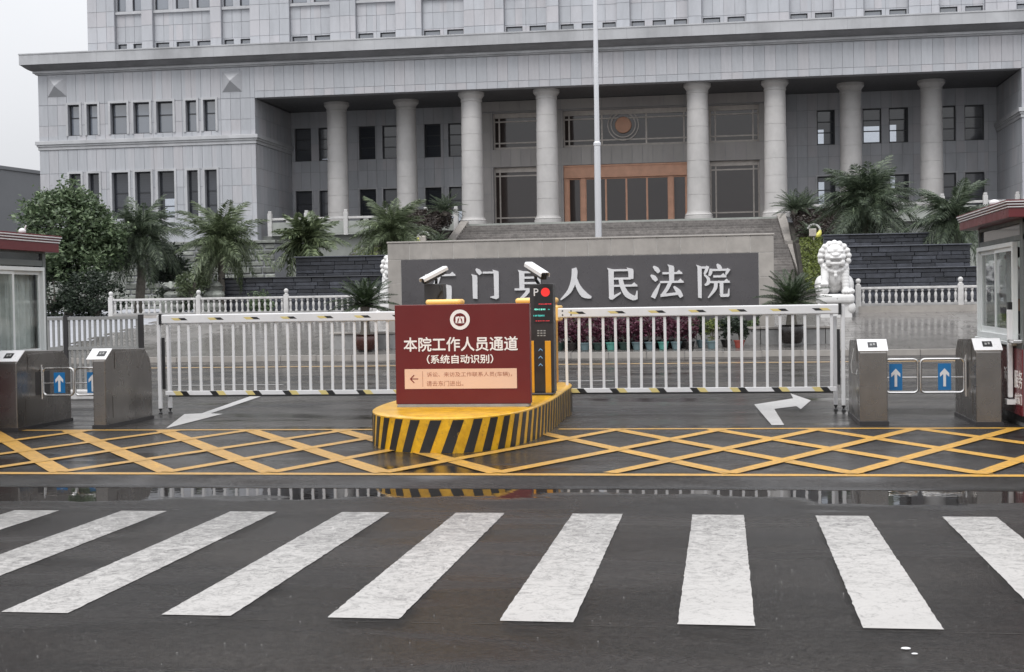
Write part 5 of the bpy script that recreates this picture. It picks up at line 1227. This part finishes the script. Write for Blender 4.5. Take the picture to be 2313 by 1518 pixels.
OL = smooth_open(out); OL = [Vector((p.x, p.y)) for p in OL]; n = len(OL)
def inset(d):
    o = []
    for i, p in enumerate(OL):
        t = (OL[min(i+1, n-1)]-OL[max(i-1, 0)]).normalized(); o.append(p+Vector((t.y, -t.x))*d)      # outline runs so that this normal points inward
    return o
cen = Vector((-3.2, 19)); tst = inset(.1); sgn = 1 if (tst[n//2]-cen).length < (OL[n//2]-cen).length else -1
IS = thing('traffic_island', 'raised yellow traffic island with black slanted stripes on its rounded front', 'traffic island', (-3.05, 18, 0)); HI = .362
rings = [(0, 0), (0, HI), (.015*sgn, HI+.012), (.08*sgn, HI+.022)]; vs = []; fs = []
for d, z in rings: vs += [(p.x, p.y, z) for p in inset(d)]
for j in range(len(rings)-1): fs += [(j*n+i, j*n+i+1, (j+1)*n+i+1, (j+1)*n+i) for i in range(n-1)]+[(j*n+n-1, j*n, (j+1)*n, (j+1)*n+n-1)]
fs.append(tuple((len(rings)-1)*n+i for i in range(n))); obj('kerb_body', MB().add(vs, fs), M['island'], IS, smooth=True)
# arc length positions for the stripes
S_ = [0]
for a, b in zip(OL, OL[1:]): S_.append(S_[-1]+(b-a).length)
def on(s, d=0.0):
    s = max(0, min(S_[-1]-1e-4, s))
    i = max(k for k in range(n-1) if S_[k] <= s); t = (s-S_[i])/(S_[i+1]-S_[i]+1e-9); p = OL[i].lerp(OL[i+1], t); tg = (OL[i+1]-OL[i]).normalized(); return p-Vector((tg.y, -tg.x))*sgn*d
s = .3
while s < S_[-1]-1.5:
    m = MB(); w = .118; sl_k = -.13; q = 8; vs = []
    for d in (-.004, .006):
        for z, off in ((.004, 0), (HI-.012, sl_k)):
            for k in range(q+1): p = on(s+w*k/q+off, d); vs.append((p.x, p.y, z))
    c_ = q+1; fs = []
    for k in range(q): fs += [(2*c_+k, 2*c_+k+1, 3*c_+k+1, 3*c_+k), (c_+k, c_+k+1, 3*c_+k+1, 3*c_+k), (k, k+1, 2*c_+k+1, 2*c_+k)]
    fs += [(0, c_, 3*c_, 2*c_), (q, c_+q, 3*c_+q, 2*c_+q)]
    obj('black_stripe', m.add(vs, fs), M['black'], IS); s += .238
ZI = HI+.023
# maroon board
YB = 15.72; bx0, bx1 = at(893, 800, YB).x, at(1197, 800, YB).x; bz1 = at(1040, 687, YB).z
BD = thing('notice_board', 'maroon notice board with white writing standing on the yellow island', 'sign board', ((bx0+bx1)/2, YB, ZI)); KB = YB/17.5; front = lambda px_, py_: (lambda x, y, z, q=at(px_, py_, YB): (q.x+x, YB-.001-z, q.z+y))
obj('board', MB().box(bx0, bx1, YB, YB+.14, ZI+.03, bz1), M['red_board'], BD, bevel=.006)
obj('base_plate', MB().box(bx0+.02, bx1-.02, YB-.03, YB+.2, ZI, ZI+.029), M['fence'], BD)
wtext('lettering', '本院工作人员通道', at(1168, 777, YB).x-at(911, 777, YB).x, M['white_ink'], BD, front(1040, 777), bold=.018, h=.178*KB)
wtext('lettering', '（系统自动识别）', at(1113, 811, YB).x-at(964, 811, YB).x, M['white_ink'], BD, front(1039, 811), bold=.02, h=.112*KB)
q0, q1 = at(914, 834, YB), at(1168, 877, YB); cp_ = obj('cream_panel', MB().box(q0.x, q1.x, YB-.004, YB-.0005, q1.z, q0.z), M['cream'], BD)
fr2 = lambda px_, py_: (lambda x, y, z, q=at(px_, py_, YB): (q.x+x, YB-.0045-z, q.z+y))
wtext('fine_print', '诉讼、来访及工作联系人员(车辆)，', at(1156, 846, YB).x-at(964, 846, YB).x, M['faint_ink'], cp_, fr2(1060, 846), ext=.001, h=.068*KB)
wtext('fine_print', '请去东门进出。', at(1047, 865, YB).x-at(964, 865, YB).x, M['faint_ink'], cp_, fr2(1005, 866), ext=.001, h=.068*KB)
f = (lambda g_: (lambda x, y, z: g_(x*KB, y*KB, z)))(fr2(936, 856)); am = MB()
for pl in ([(-.052, -.006), (.052, -.006), (.052, .006), (-.052, .006)], ): am.prism(pl, 0, .001, f)
am.prism([(-.058, 0), (-.05, .009), (-.005, .054), (.004, .046), (-.04, 0)], .0011, .0022, f); am.prism([(-.058, 0), (-.04, 0), (.004, -.046), (-.005, -.054), (-.05, -.009)], .0011, .0022, f)
obj('arrow', am, M['red_ink'], cp_); obj('divider', MB().prism([(-.002, -.09), (.002, -.09), (.002, .09), (-.002, .09)], 0, .001, fr2(955, 856)), M['faint_ink'], cp_)
f = (lambda g_: (lambda x, y, z: g_(x*KB, y*KB, z)))(front(1039, 722)); disc = lambda r0, d, k=28: [(r0*math.cos(2*math.pi*i/k), r0*math.sin(2*math.pi*i/k)) for i in range(k)]
em = obj('emblem', MB().prism(disc(.128, 0), 0, .006, f), M['white_ink'], BD); obj('emblem_field', MB().prism(disc(.083, 0), .0062, .0075, f), M['red_board'], em)
gm = MB()
for pl in ([(-.055, -.045), (-.055, .035), (-.012, .042), (0, .03), (.012, .042), (.055, .035), (.055, -.045)],): gm.prism(pl, .0077, .0087, f)
obj('emblem_book', gm, M['white_ink'], em)
gm = MB()
for sx in (-1, 1): gm.prism([(sx*.004, .028), (sx*.028, .01), (sx*.034, -.03), (sx*.02, -.03), (sx*.012, -.005)], .0089, .0096, f); gm.prism([(sx*.018, -.034), (sx*.042, -.034), (sx*.042, -.039), (sx*.018, -.039)], .0089, .0096, f)
obj('emblem_figure', gm, M['red_ink'], em)
# payment and display terminal
YT = 17.6; tx0, tx1 = at(1198, 780, YT).x, at(1251, 780, YT).x; tz1 = at(1225, 641, YT).z
TT = thing('display_terminal', 'black terminal with lit red and green display and yellow side strips on the island', 'terminal', ((tx0+tx1)/2, YT+.12, ZI))
obj('cabinet', MB().box(tx0, tx1, YT, YT+.26, ZI+.03, tz1), M['dark_metal'], TT, bevel=.008)
tf = lambda px_, py_: (lambda x, y, z, q=at(px_, py_, YT): (q.x+x, YT-.0005-z, q.z+y))
def trect(name, a, b, mat, parent, d0=0, d1=.004, bevel=0):
    p, q = at(*a, YT), at(*b, YT); return obj(name, MB().box(p.x, q.x, YT-d1, YT-d0-.0004, q.z, p.z), mat, parent, bevel=bevel)
sc = trect('screen', (1206, 648), (1248, 729), M['black'], TT)
wtext('lettering', 'P', .058, M['white'], sc, (lambda x, y, z, q=at(1211, 660, YT): (q.x+x, YT-.0045-z, q.z+y)), ext=.001, bold=.01)
obj('red_light', MB().prism(disc(.056, 0, 24), .0045, .006, tf(1232, 660)), M['led_red'], sc)
def ledrow(y, x0, x1, mat, seed, h=.016):
    r = random.Random(seed); m = MB(); x = x0; q = at(x0, y, YT); q1 = at(x1, y, YT); X = q.x
    while X < q1.x-.006: w = r.choice((.008, .012, .018)); m.box(X, min(X+w, q1.x), YT-.0055, YT-.0045, q.z-h*r.uniform(.3, .5), q.z+h*r.uniform(.3, .5)); X += w+r.choice((.004, .006, .01))
    obj('led_row', m, mat, sc)
ledrow(687, 1217, 1246, M['led_redtext'], 1); ledrow(699, 1203+4, 1233, M['led_green'], 2, .024); ledrow(713, 1205, 1230, M['led_cyan'], 3, .026); ledrow(699, 1238, 1243, M['led_cyan'], 4); ledrow(725, 1210, 1244, M['led_redtext'], 5, .012)
gm = MB()
for i in range(3):
    for j in range(3): p = at(1216+i*7, 747+j*5.5, YT); gm.box(p.x-.014, p.x+.014, YT-.003, YT-.0005, p.z-.008, p.z+.008)
obj('speaker_grille', gm, M['fence'], TT)
trect('yellow_strip', (1198, 770), (1208, 893), M['orange'], TT, 0, .012, .004); trect('yellow_strip', (1231, 770), (1246, 893), M['orange'], TT, 0, .012, .004)
for k in range(3):
    f = tf(1221, 789+k*17); obj('chevron', MB().prism([(-.026, -.012), (0, .014), (.026, -.012), (.026, -.026), (0, .0), (-.026, -.026)], .0005, .003, f), M['sky_ink'], TT)
obj('foot', MB().box(tx0-.02, tx1-.01, YT-.12, YT+.27, ZI, ZI+.029), M['dark_metal'], TT, bevel=.01)
def plate_camera(rear, front_, label, stand_z, sx):
    a, b = Vector(rear), Vector(front_); t = thing('plate_camera', label, 'security camera', (a.x, a.y, stand_z), 'security cameras on the island')
    ax = (b-a).normalized(); up = (Vector((0, 0, 1))-ax*ax.z).normalized(); sd_ = ax.cross(up); L = (b-a).length
    g = lambda u, v, w: tuple(a+ax*u+sd_*v+up*w)
    obj('housing', MB().box(.02, L-.03, -.042, .042, -.075, .0, g), M['dark_metal'], t, bevel=.01)
    obj('sunshield', MB().prism([(-.062, -.03), (-.062, .012), (-.045, .03), (.045, .03), (.062, .012), (.062, -.03), (.056, -.03), (.056, .008), (.042, .022), (-.042, .022), (-.056, .008), (-.056, -.03)], -.01, L, lambda v, w, u: g(u, v, w)), M['white'], t)
    obj('lens', MB().tube([g(L-.03, 0, -.035), g(L-.015, 0, -.035)], .03, 12), M['black'], t)
    mid = Vector(g(L*.45, 0, -.08)); obj('bracket', MB().tube([mid, (mid.x, mid.y, (mid.z+stand_z)/2), (a.x+sx, mid.y+.03, stand_z)], .022, 8), M['black'], t)
    return t
plate_camera((-2.45, 17.87, 2.045), (-2.19, 17.47, 1.90), 'white camera on top of the lit terminal, pointing right', tz1, .14)
YC = 20.4; cx0, cx1 = at(958, 660, YC).x, at(1001, 660, YC).x; cz1 = at(980, 641, YC).z
EX = thing('camera_post', 'charcoal post behind the maroon board carrying the left camera', 'post', ((cx0+cx1)/2, YC, ZI)); obj('cabinet', MB().box(cx0, cx1, YC, YC+.24, ZI, cz1), M['dark_metal'], EX, bevel=.008)
obj('cable', MB().tube([(cx1-.05, YC-.012, cz1-.02), (cx1-.02, YC-.02, cz1-.1), (cx1-.09, YC-.015, cz1-.2), (cx1-.04, YC-.015, cz1-.28)], .012, 6), M['black'], EX)
plate_camera((-4.09, 20.58, 2.08), (-4.38, 20.27, 1.90), 'white camera left of the lit terminal, pointing left', cz1, -.12)
def machine(x0, x1, y, label):
    t = thing('barrier_machine', label, 'barrier machine', ((x0+x1)/2, y+.18, ZI), 'barrier machines'); zt = 1.53
    obj('cabinet', MB().box(x0+.02, x1-.02, y+.02, y+.36, ZI, zt), M['orange'], t, bevel=.02)
    obj('cap', MB().box(x0, x1, y, y+.38, zt, zt+.085), M['cream_paint'], t, bevel=.045, seg=4)
yb = 20.0
machine(at(960, 685, yb).x, at(1040, 685, yb).x, yb, 'orange barrier machine behind the left half of the maroon board'); machine(at(1163, 685, yb).x, at(1256, 685, yb).x, yb, 'orange barrier machine behind the lit terminal')
stk_y = M['orange']
def barrier(x0, x1, Y, label, nb, end, first, last, ztop):
    t = thing('boom_barrier', label, 'barrier', ((x0+x1)/2, Y, 0), 'fence boom barriers')
    z0, z1 = ztop-.135, ztop
    obj('boom', MB().box(x0, x1, Y-.035, Y+.035, z0, z1), M['white'], t, bevel=.018, seg=3)
    rl = obj('lower_rail', MB().box(x0+.05, x1-.05, Y-.02, Y+.02, .272, .335), M['white'], t, bevel=.004, seg=1); obj('rubber_strip', MB().box(x0+.1, x1-.1, Y-.016, Y+.016, .25, .271), M['black'], rl)
    bm_ = mesh('picket', MB().box(-.0185, .0185, -.011, .011, .336, z0-.001), M['white'])
    r = random.Random(nb)
    for i in range(nb):
        o = inst('picket', bm_, t, (first+(last-first)*i/(nb-1)+r.uniform(-.004, .004), Y, 0), (0, R(r.uniform(-.5, .5)), 0))
    L = x1-x0; k = 7
    for i in range(k):
        c = x0+L*(i+.55)/k; zc = (z0+z1)/2+.0
        for hgt, zc2, par, dpt in ((.034, zc, t, .0352), (.061, .3035, rl, .0202)):
            sh = r.choice((-1, 1)); s1 = [(-.115, 0), (-.02, 0)] if sh < 0 else [(.02, 0), (.115, 0)]
            for mat, (a, b) in ((M['black'], (-.10, .0)), (M['yellow_stk'], (.0, .11))):
                a, b = (a, b) if sh < 0 else (-b, -a)
                obj('reflective_sticker', MB().prism([(c+a+.025, zc2-hgt/2), (c+b+.025-.002, zc2-hgt/2), (c+b-.025-.002, zc2+hgt/2), (c+a-.025, zc2+hgt/2)], Y-dpt-.0012, Y-dpt, lambda p, q, d: (p, d, q)), mat, par)
    xe, sg = (x0, -1) if end < 0 else (x1, 1)
    for dx, yy, zt_ in ((.04, Y+.01, z1-.01), (-.055, Y+.14, z1-.16)):
        lg = obj('support_leg', MB().box(xe+sg*dx-.026, xe+sg*dx+.026, yy-.026, yy+.026, .075, zt_), M['white'], t, bevel=.006, seg=1)
        obj('foot', MB().lathe([(.03, 0), (.03, .012), (.013, .03), (.013, .05), (.026, .06), (.026, .076)], (xe+sg*dx, yy, 0), 10), M['black'], lg)
    obj('end_cap', MB().box(xe-.02, xe+.02, Y-.042, Y+.042, z0-.01, z1+.012), M['black'], t)
    obj('bumper', MB().box(xe-sg*.02-.02, xe-sg*.02+.02, Y-.0, Y+.03, .36, 1.12), M['black'], t)
    if end > 0:
        m = MB()
        for dx in (.10, .22):
            for dz in (-.028, .028): m.ball((x0+dx, Y-.036, (z0+z1)/2+dz), .012, 8, 4, (1, .4, 1))
        obj('bolt', m, M['dark_metal'], t)
M['yellow_stk'] = plain('pale_yellow_reflector', lin((206, 188, 124)), .4, var=.04)
zt_l = 1.455
barrier(-8.15, -4.3, 19.6, 'left white fence barrier closing the lane beside the left turnstiles', 22, -1, at(380, 800, 19.6).x, at(902, 800, 19.6).x, zt_l)
barrier(-2.32, 1.58, 19.6, 'right white fence barrier between the terminal and the right turnstiles', 22, 1, at(1280, 800, 19.6).x, at(1878, 800, 19.6).x, 1.463)
tag(obj('arm_bracket', MB().box(at(1245, 700, 19.6).x, at(1262, 700, 19.6).x, 19.56, 20.1, 1.28, 1.5), M['cream_paint'], bevel=.02), 'cream yellow bracket holding the inner end of the right barrier', 'bracket')
# pale specks of litter on the street
for px_, py_, s_, lb in ((2046, 1467, .018, 'larger white scrap on the wet road at lower right'), (2066, 1479, .012, 'smaller white scrap beside the larger one on the wet road')):
    p = atz(px_, py_, ZS); tag(obj('litter', MB().ball((p.x, p.y, ZS+.005), s_, 9, 6, (1.3, .8, .35)), M['white']), lb, 'litter')
